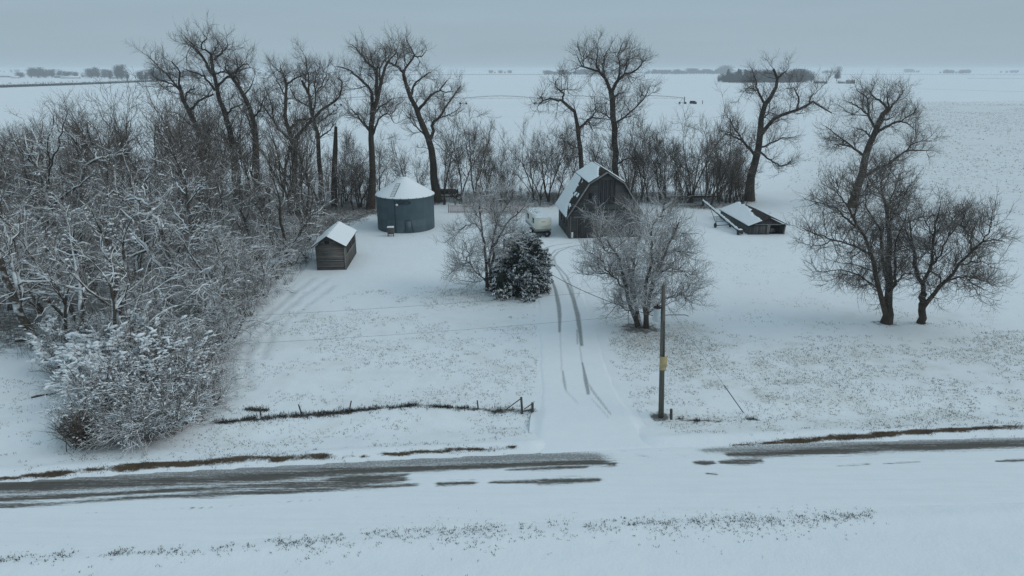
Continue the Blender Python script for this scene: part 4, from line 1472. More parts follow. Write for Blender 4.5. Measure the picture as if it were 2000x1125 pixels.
def build_pole():
    b = gp(1291.5, 808)
    top = dp(1296, 558, b[1] + .05)
    m_p = mat_simple('pole_wood', (.085, .077, .066), (.15, .138, .12), 2.0, .9, .2, (3, 3, .3))
    root = empty('utility_pole', b)
    tag(root, 'brown wooden utility pole with pale can and tan box in the front yard', 'utility pole')
    d = top - b
    P = [np.array([0, 0, -.2]), d * .5, d]
    MB().tube(P, [.17, .15, .115], 12).build('pole', m_p, root)
    # pole-top insulator
    MB().tube([d, d + [0, 0, .1], d + [0, 0, .22]], [.05, .07, .04], 8).build('insulator', M['trim'], root)
    # transformer can on the left
    k = d * .80
    tc = MB().tube([k + [-.36, -.05, -.50], k + [-.36, -.05, -.46], k + [-.36, -.05, .28], k + [-.36, -.05, .31]], [.19, .21, .21, .18], 18)
    t = tc.build('transformer', mat_simple('pale_grey_can', (.36, .41, .43), (.45, .50, .52), 1.5, .5), root, True)
    MB().tube([k + [-.36, -.05, .31], k + [-.36, -.05, .37]], [.23, .2], 18).tube([k + [-.36, -.05, .37], k + [-.36, -.05, .52]], .045, 8).build('lid', mat_simple('dark_red_lid', (.03, .014, .014), (.05, .022, .02)), t)
    MB().box(k + [-.15, -.03, 0], (.22, .08, .1)).build('bracket', M['steel_dark'], t)
    k = d * .415
    yb = mat_simple('tan_box', (.40, .31, .15), (.50, .40, .21), 2.0, .6)
    MB().box(k + [.02, -.20, .12], (.40, .18, .62)).box(k + [.03, -.20, -.30], (.32, .14, .2)).build('meter_box', yb, root)
    MB().tube([k + [.05, -.17, .4], d * .74 + [.05, -.14, 0]], .025, 6).build('conduit', M['steel_dark'], root)
    return b, d


def wire(name, p, q, sag, r, label, mat, n=24, cat='wire'):
    p, q = np.array(p, float), np.array(q, float)
    t = np.linspace(0, 1, n)[:, None]
    P = p * (1 - t) + q * t
    P[:, 2] -= sag * 4 * (t[:, 0] * (1 - t[:, 0]))
    o = MB().tube(P - p, r, 5).build(name, mat)
    o.location = p
    tag(o, label, cat)
    return o


def build_wires(b, d):
    m = mat_simple('wire_dark', (.05, .055, .06), (.09, .095, .10))
    ml = mat_simple('wire_frosted', (.20, .215, .23), (.27, .285, .30))
    pt = b + d
    # line running off to the left along the road: level, traced on the photo
    for (fx, fy), k, lab in (((500, 605), 1.0, 'upper thin power line running left from the pole top'), ((500, 659), .80, 'lower thin power line running left from the utility pole')):
        p0 = b + d * k
        u = ray(fx, fy); s = (p0[2] - .6 - H) / u[2]
        q0 = np.array([u[0] * s, u[1] * s, p0[2] - .6])
        dirn = (q0 - p0); q1 = p0 + dirn * (62 / np.linalg.norm(dirn))
        q1[2] = p0[2]
        wire('power_line', p0, q1, 1.0, .0075, lab, ml, cat='power line')
    # service drop to the yard pole behind the spruce
    yp = gp(985, 556)
    yp = np.array([yp[0], yp[1], 0])
    root = empty('yard_pole', yp)
    tag(root, 'short dark yard pole half hidden between bare tree and spruce', 'pole')
    MB().tube([(0, 0, -.2), (0, 0, 2.3), (.02, 0, 4.6)], [.14, .13, .11], 10).build('pole', M['barn_dark'], root)
    MB().box((.0, -.16, 3.2), (.3, .16, .5)).build('meter_box', M['steel_dark'], root)
    wire('service_wire', b + d * .76 + [-.12, 0, 0], yp + [0.02, 0, 4.4], .9, .022, 'dark sagging service wire from utility pole to the spruce', m, cat='service wire')
    g = gp(1452, 806)
    w = wire('guy_wire', b + d * .9, g, 0.0, .010, 'slanting guy wire anchored in the snow right of the pole', ml, 12, 'guy wire')
    dv = (b + d * .9 - g); dv /= np.linalg.norm(dv)
    q0 = MB().tube([g - g, dv * 2.3], .03, 6).build('guard', m, w); q0.location = g - (b + d * .9)
    side = b + d * .78
    o = MB().tube([(0, 0, 0), (.5, 0, .02), (1.3, .05, .0), (1.5, .05, -.08)], .025, 5).build('bracket_arm', m)
    o.parent = bpy.data.objects['utility_pole']; o.location = d * .78


def build_fence_posts():
    rng = np.random.default_rng(8)
    m = mat_simple('post_wood', (.055, .05, .045), (.11, .10, .09), 3.0)
    for px, py, ty, tx, lab in [(509, 811, 794, 508, 'short leaning fence post leftmost in the weedy ditch line'),
                                (589, 807, 790, 583, 'thin fence post leaning left above the dark ditch weeds'),
                                (681, 807, 783, 686, 'tall fence post leaning right beside the darkest ditch weeds'),
                                (934, 797, 782, 932, 'short upright fence post near the brace panel'),
                                (1311, 816, 799, 1311, 'short dark stub post just right of the utility pole'),
                                (121, 838, 815, 115, 'leaning fence post at the left end of the brown bush')]:
        b = gp(px, py); t = dp(tx, ty, b[1])
        o = MB().tube([(0, 0, -.1), tuple((t - b) * .6), tuple(t - b)], [.05, .045, .04] if px != 1311 else [.09, .085, .08], 7).build('fence_post', m)
        o.location = b; tag(o, lab, 'fence post', 'old fence posts along the ditch')
    b = gp(1020, 805)
    root = empty('brace_panel', b)
    tag(root, 'broken wooden fence brace with two posts and a slanting rail', 'fence brace')
    def rel(px, py, Y=None):
        return dp(px, py, b[1] if Y is None else Y) - b
    MB().tube([(0, 0, -.1), rel(1018, 776)], .075, 8).build('post', m, root)
    p2 = gp(1040, 804) - b
    MB().tube([p2, rel(1040, 787)], .085, 8).build('post', m, root)
    MB().tube([rel(988, 800) , rel(1018, 778)], .035, 6).build('diagonal_brace', m, root)
    MB().tube([rel(1024, 799), rel(1040, 788)], .035, 6).tube([rel(1022, 803), rel(1040, 800)], .04, 6).build('rail', m, root)


def build_implement():
    b = gp(872, 391)
    root = empty('old_implement', b, .2)
    tag(root, 'rusty dark old farm implement parked under trees behind the bin', 'farm implement')
    m = mat_simple('rust_dark', (.03, .028, .027), (.07, .06, .055), 2.0)
    MB().tube([(-1.6, 0, 1.45), (1.5, 0, 1.35)], .42, 12).tube([(1.5, 0, 1.35), (1.9, 0, 1.35)], [.2, .42], 12).build('tank', m, root)
    MB().tube([(-1.5, -.5, .25), (-1.2, -.1, 1.2)], .07, 6).tube([(-1.5, .5, .25), (-1.2, .1, 1.2)], .07, 6).tube([(.8, 0, 1.2), (1.4, -.4, .3)], .07, 6).tube([(.8, 0, 1.2), (1.4, .4, .3)], .07, 6).tube([(-1.8, 0, .6), (2.0, 0, .55)], .09, 6).build('frame', m, root)
    for x in (-1.3, 1.9):
        a = np.linspace(0, 2 * PI, 25)
        V, Q = tubes(np.array([[[x + .42 * math.cos(k), -.6, .5 + .42 * math.sin(k)] for k in a]]), np.full((1, 25), .1), 8, np.random.default_rng(0))
        link('wheel', mesh_np('wheel', V, Q, M['dark'], True), root)


def build_logs():
    rng = np.random.default_rng(12)
    def log(px, py, L, ang, r, lab, forks=2, snow=True):
        b = gp(px, py)
        P = []
        p = np.array([0, 0, r * .8]); dv = np.array([math.cos(ang), math.sin(ang), .02])
        for k in range(9):
            P.append(p.copy()); dv = dv + rng.normal(0, .12, 3) * [1, 1, .5]; dv /= np.linalg.norm(dv); p = p + dv * L / 8; p[2] = max(p[2], r * .6)
        P = np.array(P)[None]; R = np.linspace(r, r * .35, 9)[None]
        A, RA = spawn(P, R, rng, n=forks + 3, t0=.2, ang=40, length=L * .35, K=6, up=.03, r0=r * .6, r1=.012)
        o = empty('fallen_branch', b); tag(o, lab, 'fallen branch', 'fallen branches on the snow')
        assemble('limb', [(P, R, 8), (A, RA, 5)], M['bark_dust'], o)
    log(62, 778, 2.2, .35, .10, 'dark fallen branch lying in the open snow far left', 3)
    log(30, 668, 4.5, .5, .13, 'long fallen limb on snow below the left tree trunk', 2)
    log(420, 708, 1.2, .9, .07, 'small broken branch at the right edge of the grove', 2)
    log(428, 652, 1.4, 1.2, .06, 'short snow topped stick beside the grove edge', 2)
    log(110, 700, 2.6, .25, .12, 'thick cut log lying on the snow right of the left trunk', 1)
    log(1310, 387, 9.0, .05, .30, 'long dark fallen trunk in the thicket right of the barn', 2)


build_ground(); build_drive(); build_road(); build_grass()
build_barn(); build_shed(); build_bin(); build_low_shed(); build_auger(); build_camper(); build_snow_fence()
_b, _d = build_pole(); build_wires(_b, _d); build_fence_posts(); build_implement(); build_logs()
# ------------------------------------------------------------------ the big traced trees
TR = {}
TR['A'] = (399, [([(410, 402), (405, 350), (399, 319), (396, 284), (387, 252), (375, 229), (365, 209), (356, 187), (352, 174), (346, 169)], 13, 6),
    ([(352, 176), (350, 160), (351, 142), (346, 132), (335, 120)], 4.5, 1.5), ([(346, 169), (327, 147), (312, 132), (287, 108)], 3.2, 1.4),
    ([(345, 169), (330, 162), (312, 157), (300, 150)], 3, 1), ([(372, 215), (384, 202), (399, 192), (416, 184)], 5, 2.5), ([(362, 196), (365, 182), (376, 174), (379, 167)], 3.5, 1.5),
    ([(396, 284), (410, 262), (418, 240)], 3, 1), ([(387, 252), (368, 240), (348, 222), (330, 218)], 3, 1)])
TR['B'] = (398, [([(466, 402), (460, 330), (452, 271), (444, 239), (439, 219), (430, 199), (425, 179), (420, 159), (417, 135), (413, 110)], 13, 5),
    ([(413, 110), (407, 101), (394, 95), (396, 85), (404, 76), (397, 67)], 4, 1.2), ([(418, 148), (404, 127), (397, 112), (384, 97), (376, 87), (362, 72)], 6, 1.5),
    ([(380, 92), (370, 88), (357, 85)], 2.2, 1), ([(419, 117), (429, 107), (439, 97), (444, 90), (443, 77)], 4.5, 1.2), ([(439, 97), (447, 95), (454, 92)], 2, 1),
    ([(420, 177), (409, 162), (397, 148), (384, 143), (362, 135)], 5, 1.4), ([(426, 170), (437, 155), (447, 147), (469, 137), (489, 132)], 5, 1.4),
    ([(418, 145), (432, 140), (442, 142), (449, 146)], 3.5, 2), ([(442, 226), (454, 212), (474, 202)], 4, 1.5), ([(413, 112), (418, 100), (426, 90), (424, 80)], 2.6, 1)])
TR['C'] = (400, [([(506, 403), (502, 340), (500, 284), (499, 259), (494, 234), (486, 207), (476, 187), (464, 167), (454, 152), (447, 142)], 13, 5),
    ([(470, 174), (465, 157), (460, 147)], 5, 3), ([(495, 264), (484, 229), (476, 217)], 4, 2), ([(447, 142), (439, 132), (442, 120)], 4, 1.2),
    ([(456, 153), (464, 135), (462, 115)], 4, 1.2), ([(464, 135), (479, 125), (490, 132)], 2.6, 1), ([(476, 187), (490, 168), (497, 150)], 3, 1), ([(494, 234), (508, 214), (514, 194)], 3, 1)])
TR['D'] = (402, [([(578, 404), (576, 340), (571, 279), (563, 250), (557, 221), (559, 194), (560, 165), (555, 151)], 11, 4),
    ([(560, 165), (575, 154), (591, 146), (607, 142)], 4, 1.4), ([(555, 151), (550, 140), (548, 128)], 3, 1), ([(572, 279), (591, 255), (607, 237), (625, 218), (644, 205), (660, 194), (667, 178), (668, 162), (663, 154)], 7, 2),
    ([(571, 279), (553, 261), (535, 237), (516, 210), (500, 194)], 5, 1.5), ([(568, 250), (583, 235), (607, 231)], 5, 3.5), ([(535, 237), (530, 205), (518, 170)], 3, 1), ([(559, 190), (545, 165), (532, 140)], 3, 1)])
TR['E'] = (400, [([(632, 406), (626, 350), (623, 306), (620, 263), (613, 237), (609, 221), (607, 202), (603, 183), (596, 167), (589, 157)], 10, 4),
    ([(603, 185), (604, 157), (599, 130), (596, 110)], 3.6, 1.2), ([(607, 210), (588, 199), (575, 189), (567, 173)], 3.2, 1.2), ([(620, 242), (639, 226), (657, 221)], 3.2, 1.2),
    ([(622, 270), (644, 255), (657, 237)], 3.2, 1.2), ([(612, 225), (617, 183), (615, 157), (625, 130)], 3.4, 1.2), ([(615, 183), (632, 160), (640, 135)], 2.8, 1)])
TR['F'] = (408, [([(723, 410), (727, 350), (725, 290), (725, 250), (727, 221), (736, 194), (741, 175), (748, 151), (752, 127), (759, 119)], 14, 4),
    ([(726, 224), (727, 199), (725, 178), (713, 165), (697, 149), (684, 138), (660, 130)], 7, 1.6), ([(737, 193), (735, 165), (737, 141), (729, 130), (719, 125), (711, 114), (700, 101), (687, 87)], 7, 1.6),
    ([(744, 165), (741, 138), (751, 122), (753, 103), (748, 90)], 4, 1.2), ([(728, 228), (740, 210), (751, 203), (764, 194)], 4, 2), ([(727, 265), (740, 234), (756, 223), (770, 240)], 4.5, 1.2),
    ([(724, 260), (711, 242), (695, 223), (684, 210)], 5, 1.3), ([(735, 150), (727, 120), (722, 98)], 3, 1), ([(759, 119), (770, 108), (775, 95)], 2.6, 1)])
TR['G'] = (394, [([(855, 396), (851, 370), (847, 343), (844, 303), (839, 277), (831, 253), (821, 231), (815, 213), (804, 194), (795, 170), (788, 146)], 16, 6),
    ([(788, 146), (793, 133), (804, 117), (809, 109), (804, 98), (795, 79)], 5, 1.3), ([(809, 109), (823, 110), (831, 101)], 3, 1.2), ([(788, 143), (780, 133), (767, 125), (755, 121)], 5, 2),
    ([(772, 129), (777, 109), (769, 90)], 3, 1), ([(802, 188), (809, 165), (825, 151), (841, 141)], 5, 1.4), ([(817, 216), (831, 199), (844, 183), (860, 175), (873, 157)], 6, 1.5),
    ([(839, 275), (847, 258), (844, 242), (855, 231), (871, 210), (887, 183), (900, 167)], 7, 1.5), ([(828, 262), (807, 242), (791, 221)], 3, 1), ([(855, 231), (872, 226), (893, 215)], 3, 1), ([(860, 175), (868, 180), (880, 178)], 2.4, 1)])
TR['P'] = (392, [([(1137, 394), (1136, 360), (1135, 330), (1133, 298), (1129, 258), (1127, 237), (1124, 221), (1115, 210), (1099, 198)], 11, 5),
    ([(1099, 198), (1085, 194), (1072, 193), (1059, 197), (1051, 207)], 4.5, 1.5), ([(1097, 197), (1100, 183), (1091, 175), (1084, 167)], 4, 1.6), ([(1084, 167), (1086, 158), (1091, 152)], 2, 1),
    ([(1092, 176), (1107, 174), (1109, 162)], 2.6, 1), ([(1129, 253), (1141, 242), (1155, 231), (1171, 231)], 5.5, 2), ([(1153, 232), (1163, 215), (1160, 189)], 3, 1), ([(1150, 234), (1154, 247), (1160, 258)], 3, 1),
    ([(1131, 290), (1107, 279), (1093, 266)], 2.6, 1), ([(1060, 197), (1058, 188), (1063, 180)], 2, 1)])
TR['Q'] = (391, [([(1207, 393), (1205, 370), (1203, 341), (1201, 290), (1199, 237), (1196, 199), (1193, 178)], 12, 10),
    ([(1193, 180), (1184, 157), (1173, 143), (1157, 135), (1139, 130), (1128, 111)], 7, 1.5), ([(1173, 143), (1165, 125), (1167, 98), (1163, 82)], 4, 1), ([(1181, 148), (1177, 125), (1187, 98)], 3.6, 1),
    ([(1195, 180), (1205, 159), (1219, 146), (1235, 141), (1253, 125), (1251, 114)], 7, 1.4), ([(1201, 168), (1211, 138), (1208, 111), (1213, 90)], 4.4, 1), ([(1200, 244), (1216, 231), (1235, 215), (1259, 191), (1267, 173)], 4, 1.2),
    ([(1198, 194), (1208, 183), (1219, 181)], 3.6, 1.4), ([(1204, 320), (1229, 309), (1253, 306)], 3.4, 1.4), ([(1198, 236), (1181, 223), (1165, 215)], 3, 1.2), ([(1219, 146), (1226, 120), (1232, 98)], 3, 1), ([(1139, 130), (1140, 112), (1146, 96)], 2.6, 1)])
TR['R'] = (392, [([(1463, 394), (1465, 365), (1467, 346), (1477, 306), (1484, 277), (1485, 237), (1493, 205), (1500, 199), (1513, 178), (1519, 165), (1517, 151), (1511, 135)], 17, 4),
    ([(1484, 266), (1500, 247), (1513, 231), (1540, 221), (1569, 210), (1588, 199), (1607, 210), (1625, 221)], 8, 1.8), ([(1555, 216), (1561, 197), (1551, 173), (1535, 173)], 4, 1.2), ([(1580, 203), (1583, 190), (1600, 175)], 2.8, 1),
    ([(1474, 303), (1453, 277), (1432, 266), (1416, 261)], 6, 1.4), ([(1453, 277), (1437, 253), (1420, 225)], 3.4, 1), ([(1495, 203), (1480, 178), (1477, 157), (1472, 148)], 5, 1.4), ([(1517, 153), (1528, 145), (1540, 133)], 3.4, 1),
    ([(1481, 295), (1500, 309), (1516, 319), (1529, 325), (1548, 311)], 4, 1.2), ([(1481, 290), (1500, 283), (1524, 271), (1548, 269)], 4, 1.2), ([(1488, 232), (1500, 222), (1503, 200)], 3, 1), ([(1480, 178), (1462, 172), (1452, 180)], 2.6, 1)])
TR['S'] = (404, [([(1664, 407), (1669, 385), (1675, 365), (1683, 340), (1690, 308), (1697, 282), (1711, 253), (1724, 226), (1737, 212)], 17, 8),
    ([(1710, 252), (1697, 226), (1695, 207), (1692, 191), (1673, 175)], 5, 1.4), ([(1697, 226), (1673, 207), (1657, 199)], 3.4, 1), ([(1735, 214), (1721, 199), (1705, 189), (1697, 175)], 5, 1.4), ([(1738, 212), (1753, 194), (1767, 175)], 4.4, 1),
    ([(1737, 212), (1733, 195), (1732, 175)], 4, 1), ([(1712, 260), (1735, 245), (1761, 237), (1783, 250)], 6, 1.4), ([(1755, 239), (1780, 223), (1793, 208)], 3, 1), ([(1687, 305), (1663, 287), (1644, 271), (1612, 247)], 5, 1.2),
    ([(1661, 286), (1645, 283), (1628, 282)], 3, 1), ([(1680, 350), (1708, 333), (1740, 317), (1769, 295), (1795, 294), (1817, 293)], 7, 1.4), ([(1767, 297), (1788, 279), (1820, 274)], 3, 1), ([(1704, 272), (1687, 255), (1670, 250)], 4, 1.2), ([(1720, 235), (1735, 232), (1750, 222)], 3.4, 1)])
TR['T'] = (630, [([(1731, 632), (1732, 615), (1734, 599), (1737, 575), (1738, 530), (1736, 493), (1735, 449), (1733, 418), (1724, 381), (1721, 356)], 22, 3.5),
    ([(1731, 618), (1722, 590), (1716, 560), (1710, 530), (1702, 499), (1693, 474), (1680, 449), (1668, 424), (1659, 409)], 13, 3.5), ([(1738, 566), (1729, 536), (1722, 493), (1721, 456), (1708, 431), (1690, 403)], 9, 2.4),
    ([(1739, 572), (1749, 546), (1750, 520), (1747, 495), (1752, 465)], 8, 2.4), ([(1749, 549), (1768, 536), (1789, 527)], 3.6, 1.6), ([(1702, 498), (1674, 484), (1649, 474), (1624, 468), (1603, 459), (1568, 446)], 5, 1.4),
    ([(1684, 455), (1656, 428), (1631, 406), (1606, 396), (1578, 390)], 5, 1.4), ([(1718, 568), (1702, 552), (1687, 546), (1668, 533), (1634, 527), (1612, 532)], 4.4, 1.4), ([(1735, 440), (1755, 400), (1774, 368)], 4, 1.4),
    ([(1735, 410), (1746, 372), (1758, 340)], 4, 1.4), ([(1724, 381), (1702, 356), (1687, 331)], 3.6, 1.2), ([(1721, 356), (1726, 335), (1730, 318)], 3, 1.2), ([(1660, 411), (1640, 380), (1632, 350)], 3.4, 1.2),
    ([(1668, 424), (1672, 390), (1668, 355)], 3.4, 1.2), ([(1690, 403), (1692, 372), (1700, 340)], 3, 1.2), ([(1752, 465), (1768, 430), (1772, 400)], 3, 1.2), ([(1721, 456), (1735, 430), (1748, 395)], 3, 1.2), ([(1624, 468), (1600, 480), (1575, 478)], 2.4, 1)])
TR['U'] = (630, [([(1799, 632), (1800, 611), (1802, 590), (1804, 572)], 17, 15),
    ([(1803, 572), (1792, 536), (1785, 508), (1782, 480), (1780, 446), (1774, 424)], 10, 2.2), ([(1783, 484), (1771, 456), (1758, 443)], 4, 1.4), ([(1804, 572), (1808, 543), (1820, 518), (1817, 487), (1824, 462), (1827, 434), (1836, 403)], 9, 2),
    ([(1820, 518), (1839, 493), (1852, 462), (1873, 431)], 5, 1.5), ([(1802, 602), (1817, 580), (1836, 558), (1855, 543), (1876, 515), (1898, 490), (1920, 471), (1958, 470)], 11, 1.6), ([(1898, 490), (1898, 459), (1914, 424)], 4, 1.4),
    ([(1850, 548), (1886, 540), (1914, 546), (1942, 555)], 4.4, 1.4), ([(1873, 518), (1904, 512), (1942, 515)], 4, 1.4), ([(1838, 556), (1836, 540), (1839, 520)], 4, 1.4), ([(1824, 462), (1808, 436), (1800, 405)], 3, 1.2),
    ([(1852, 462), (1858, 435), (1852, 405)], 3, 1.2), ([(1886, 540), (1905, 565), (1915, 585)], 3, 1.2), ([(1920, 471), (1932, 445), (1942, 425)], 3, 1.2), ([(1898, 460), (1880, 440), (1885, 412)], 3, 1.2)])
TR['V'] = (566, [([(952, 568), (950, 531), (947, 499), (945, 475), (942, 454), (939, 424), (936, 398), (945, 375)], 8, 2),
    ([(957, 567), (957, 531), (957, 509), (960, 479), (967, 445), (973, 424), (988, 403), (1002, 385)], 8, 1.8), ([(957, 526), (967, 488), (975, 462), (988, 441), (1005, 422), (1022, 405)], 6, 1.6),
    ([(943, 456), (935, 443), (924, 436), (913, 441), (896, 452), (873, 471)], 3.4, 1.2), ([(951, 549), (937, 539), (924, 524), (918, 505), (911, 479)], 3.6, 1.2), ([(922, 520), (898, 518), (878, 535)], 2.6, 1.1),
    ([(940, 430), (925, 410), (915, 395)], 2.4, 1), ([(968, 445), (958, 415), (965, 385)], 2.6, 1), ([(975, 462), (992, 455), (1012, 448)], 2.4, 1), ([(924, 524), (905, 500), (890, 490)], 2.4, 1), ([(950, 545), (930, 550), (900, 548)], 2.2, 1), ([(988, 403), (985, 380), (975, 365)], 2, 1)])
TR['W'] = (641, [([(1249, 641), (1233, 602), (1223, 556), (1213, 520), (1205, 494), (1187, 473), (1180, 450)], 9, 2),
    ([(1251, 640), (1241, 592), (1236, 556), (1239, 514), (1241, 478), (1254, 447), (1262, 425)], 8, 2), ([(1260, 641), (1259, 581), (1264, 545), (1275, 509), (1272, 473), (1275, 440)], 8, 2), ([(1264, 641), (1268, 584), (1280, 538), (1298, 494), (1313, 465), (1326, 434)], 8, 2),
    ([(1227, 575), (1208, 548), (1190, 535), (1179, 514), (1164, 499), (1148, 491)], 3.6, 1.2), ([(1190, 535), (1166, 532), (1135, 535)], 3, 1.1), ([(1266, 612), (1300, 584), (1331, 574), (1347, 556), (1367, 545)], 4, 1.2),
    ([(1280, 538), (1311, 522), (1347, 535), (1370, 545)], 3, 1.1), ([(1238, 580), (1226, 514), (1218, 478), (1190, 434), (1158, 419)], 6, 1.6), ([(1269, 575), (1285, 514), (1290, 478), (1295, 440)], 6, 1.6), ([(1254, 447), (1240, 420), (1232, 405)], 2.6, 1),
    ([(1313, 465), (1330, 455), (1342, 470)], 2.6, 1), ([(1275, 440), (1290, 420), (1300, 405)], 2.6, 1), ([(1205, 494), (1185, 490), (1165, 462)], 2.6, 1), ([(1240, 610), (1215, 600), (1195, 580)], 2.8, 1), ([(1298, 494), (1325, 490), (1345, 500)], 2.6, 1), ([(1331, 574), (1345, 590), (1358, 585)], 2.4, 1)])
# snowy trees in the front of the wood
TR['H'] = (600, [([(330, 606), (328, 570), (326, 537), (328, 511), (323, 484), (315, 449), (307, 425), (296, 417), (291, 399), (285, 383)], 11, 4),
    ([(325, 540), (307, 513), (291, 487), (277, 473), (263, 457), (246, 440)], 8, 2.4), ([(285, 383), (280, 360), (292, 340)], 4, 1.4), ([(307, 425), (325, 405), (332, 380)], 4, 1.4), ([(277, 473), (252, 470), (231, 455), (205, 450)], 3.6, 1.4),
    ([(291, 487), (262, 498), (235, 500), (227, 511), (203, 513), (181, 521)], 6, 1.8), ([(291, 399), (265, 388), (240, 392), (215, 385)], 4, 1.4), ([(263, 457), (258, 430), (235, 410), (215, 402)], 4, 1.4), ([(323, 484), (345, 470), (352, 452)], 3.4, 1.4), ([(315, 449), (298, 440), (275, 430)], 3, 1.2), ([(240, 392), (222, 372), (213, 385)], 3, 1.2)])
TR['I'] = (590, [([(378, 596), (376, 550), (373, 516), (372, 487), (373, 460), (371, 446), (366, 400), (362, 350)], 10, 2.6),
    ([(371, 457), (347, 444), (330, 440), (315, 439)], 4, 1.4), ([(369, 450), (355, 428), (344, 417), (335, 400)], 4, 1.4), ([(373, 452), (381, 441), (395, 445), (408, 438)], 4.5, 2), ([(376, 515), (390, 517), (395, 524)], 4, 1.6),
    ([(373, 480), (392, 462), (420, 438)], 3.4, 1.2), ([(366, 400), (385, 375), (395, 350)], 3, 1.2), ([(364, 380), (345, 360), (335, 335)], 3, 1.2)])
TR['J'] = (692, [([(74, 695), (66, 665), (52, 640), (38, 605), (32, 588), (16, 551), (5, 521), (-4, 495)], 18, 8),
    ([(38, 605), (34, 560), (25, 520), (18, 480), (10, 440)], 9, 3), ([(36, 600), (42, 570), (36, 540), (48, 525), (80, 533), (108, 556), (120, 552)], 7, 2), ([(34, 560), (52, 545), (60, 535)], 4, 1.5), ([(18, 480), (35, 450), (38, 415)], 4, 1.5),
    ([(5, 521), (-15, 510), (-40, 500)], 5, 2), ([(55, 645), (75, 620), (95, 600)], 3, 1.2), ([(10, 440), (0, 405), (8, 370)], 4, 1.2)])
TR['K'] = (520, [([(116, 525), (110, 470), (103, 429), (98, 400), (89, 374), (77, 343), (65, 318), (52, 290)], 9, 3),
    ([(77, 343), (74, 314), (76, 285), (60, 250)], 5, 1.5), ([(100, 408), (120, 388), (137, 374), (158, 360), (175, 345)], 7, 2), ([(101, 405), (80, 408), (55, 402)], 4, 1.4), ([(90, 375), (97, 330), (92, 280), (104, 230)], 4, 1.2), ([(97, 330), (115, 280), (135, 210)], 3.4, 1), ([(52, 290), (48, 260), (35, 225)], 3, 1), ([(65, 318), (45, 300), (20, 260)], 3, 1)])
TR['L'] = (480, [([(150, 486), (155, 430), (158, 380), (163, 340), (168, 324), (178, 316), (187, 312)], 9, 5),
    ([(186, 312), (203, 308), (223, 302), (240, 301)], 4.4, 1.4), ([(187, 312), (188, 298), (185, 292)], 4, 2), ([(170, 323), (155, 318), (146, 312)], 3, 1.2), ([(158, 380), (140, 360), (120, 345)], 3.4, 1.2), ([(160, 365), (178, 350), (195, 345)], 3.4, 1.2), ([(185, 292), (175, 270), (168, 240)], 3, 1)])

HERO = [
    ('A', 'leftmost tall cottonwood, leaning left with a long straight bare limb', 1, 1.0, {}),
    ('B', 'tallest bare cottonwood of the left group, its crooked forked top against the sky', 2, 1.0, {}),
    ('C', 'bare cottonwood with a thick dark trunk leaning left just right of the tallest left tree', 3, .9, {}),
    ('D', 'bare tree forked low into a wide V of two thick stems between the leaning trunks', 4, 1.15, {}),
    ('E', 'slender straight bare tree crossing the long arm of the V forked tree', 5, 1.1, {}),
    ('F', 'tall bare cottonwood with many forked limbs rising just behind and left of the grain bin', 6, 1.1, {}),
    ('G', 'tall bare cottonwood leaning left with its thick trunk just right of the grain bin', 7, 1.05, {}),
    ('P', 'crooked broken topped bare tree with a twisted dead limb bent left behind the barn', 8, .9, {}),
    ('Q', 'tall straight bare cottonwood with a rounded crown rising directly behind the barn ridge', 9, 1.35, {}),
    ('R', 'dark bare cottonwood with a long limb reaching right, standing behind the low shed', 10, 1.1, {}),
    ('S', 'thick trunked bare cottonwood leaning right behind the pair of spreading yard trees', 11, 1.2, {}),
]
for key, lab, seed, dn, kw in HERO:
    py, limbs = TR[key]
    Y = gp(1000, py)[1]
    hero_tree('cottonwood_tree', limbs, Y, lab, 'tree', slope=.6, seed=seed, dA=1.75 * dn, dB=3.8, dC=5.6, dD=1.3, tr=.0125, thick=1.05, b1=2.5, b2=1.4, b3=.85, b4=.45, t0=.36, group='tall bare cottonwoods')
YARD = dict(thick=.86, dA=3.4, dB=5.0, dC=6.4, dD=4.8, tr=.0102, b1=1.45, b2=1.05, b3=.6, b4=.32, slope=.8, rA=.032)
hero_tree('spreading_tree', TR['T'][1], gp(1000, 630)[1], 'larger left tree of the pair of dark bare spreading trees in the right yard', seed=21, mats=('bark', 'bark_twig'), t0=.45, group='pair of spreading yard trees', **YARD)
hero_tree('spreading_tree', TR['U'][1], gp(1000, 630)[1], 'smaller right tree of the pair of dark bare spreading trees in the right yard', seed=22, mats=('bark', 'bark_twig'), t0=.9, group='pair of spreading yard trees', **YARD)
hero_tree('frosted_tree', TR['V'][1], gp(1000, 566)[1], 'frosted multi stemmed bare tree beside the dark snowy spruce', seed=23, mats=('bark_dust', 'twig_frost'), t0=.25, clumps=60, csize=(.02, .05), ridge=.018, rthr=.44, **dict(YARD, dA=3.4, tr=.0105))
hero_tree('frosted_tree', TR['W'][1], gp(1000, 641)[1], 'frosted clump of many upright stems in front of the barn beside the utility pole', seed=24, mats=('bark_dust', 'twig_frost'), t0=.2, clumps=120, csize=(.02, .06), ridge=.018, rthr=.42, **dict(YARD, dA=4.3, thick=1.1, b1=1.35, tr=.0108))
for key, lab, seed in [('H', 'snow plastered tree with two white limbs in a V low in the wood', 31), ('I', 'snowy tree with a dark upright trunk and short white stub right of the V limbs', 32),
                       ('J', 'thick trunked snowy tree leaning left at the left picture edge', 33), ('K', 'pale barked tall thin tree with one heavy snow laden limb reaching right', 34), ('L', 'broken topped tree with a white snow covered limb high in the wood', 35)]:
    hero_tree('snowy_tree', TR[key][1], gp(1000, TR[key][0])[1], lab, seed=seed, dA=1.6, dB=3.0, dC=4.2, tr=.010, b1=1.9, b2=1.0, b3=.6, mats=('limb_snow', 'twig_snow'), slope=.7, t0=.35, clumps=50, csize=(.04, .10), ridge=.034, rthr=.44, thick=1.15, group='snow laden trees at the front of the wood')

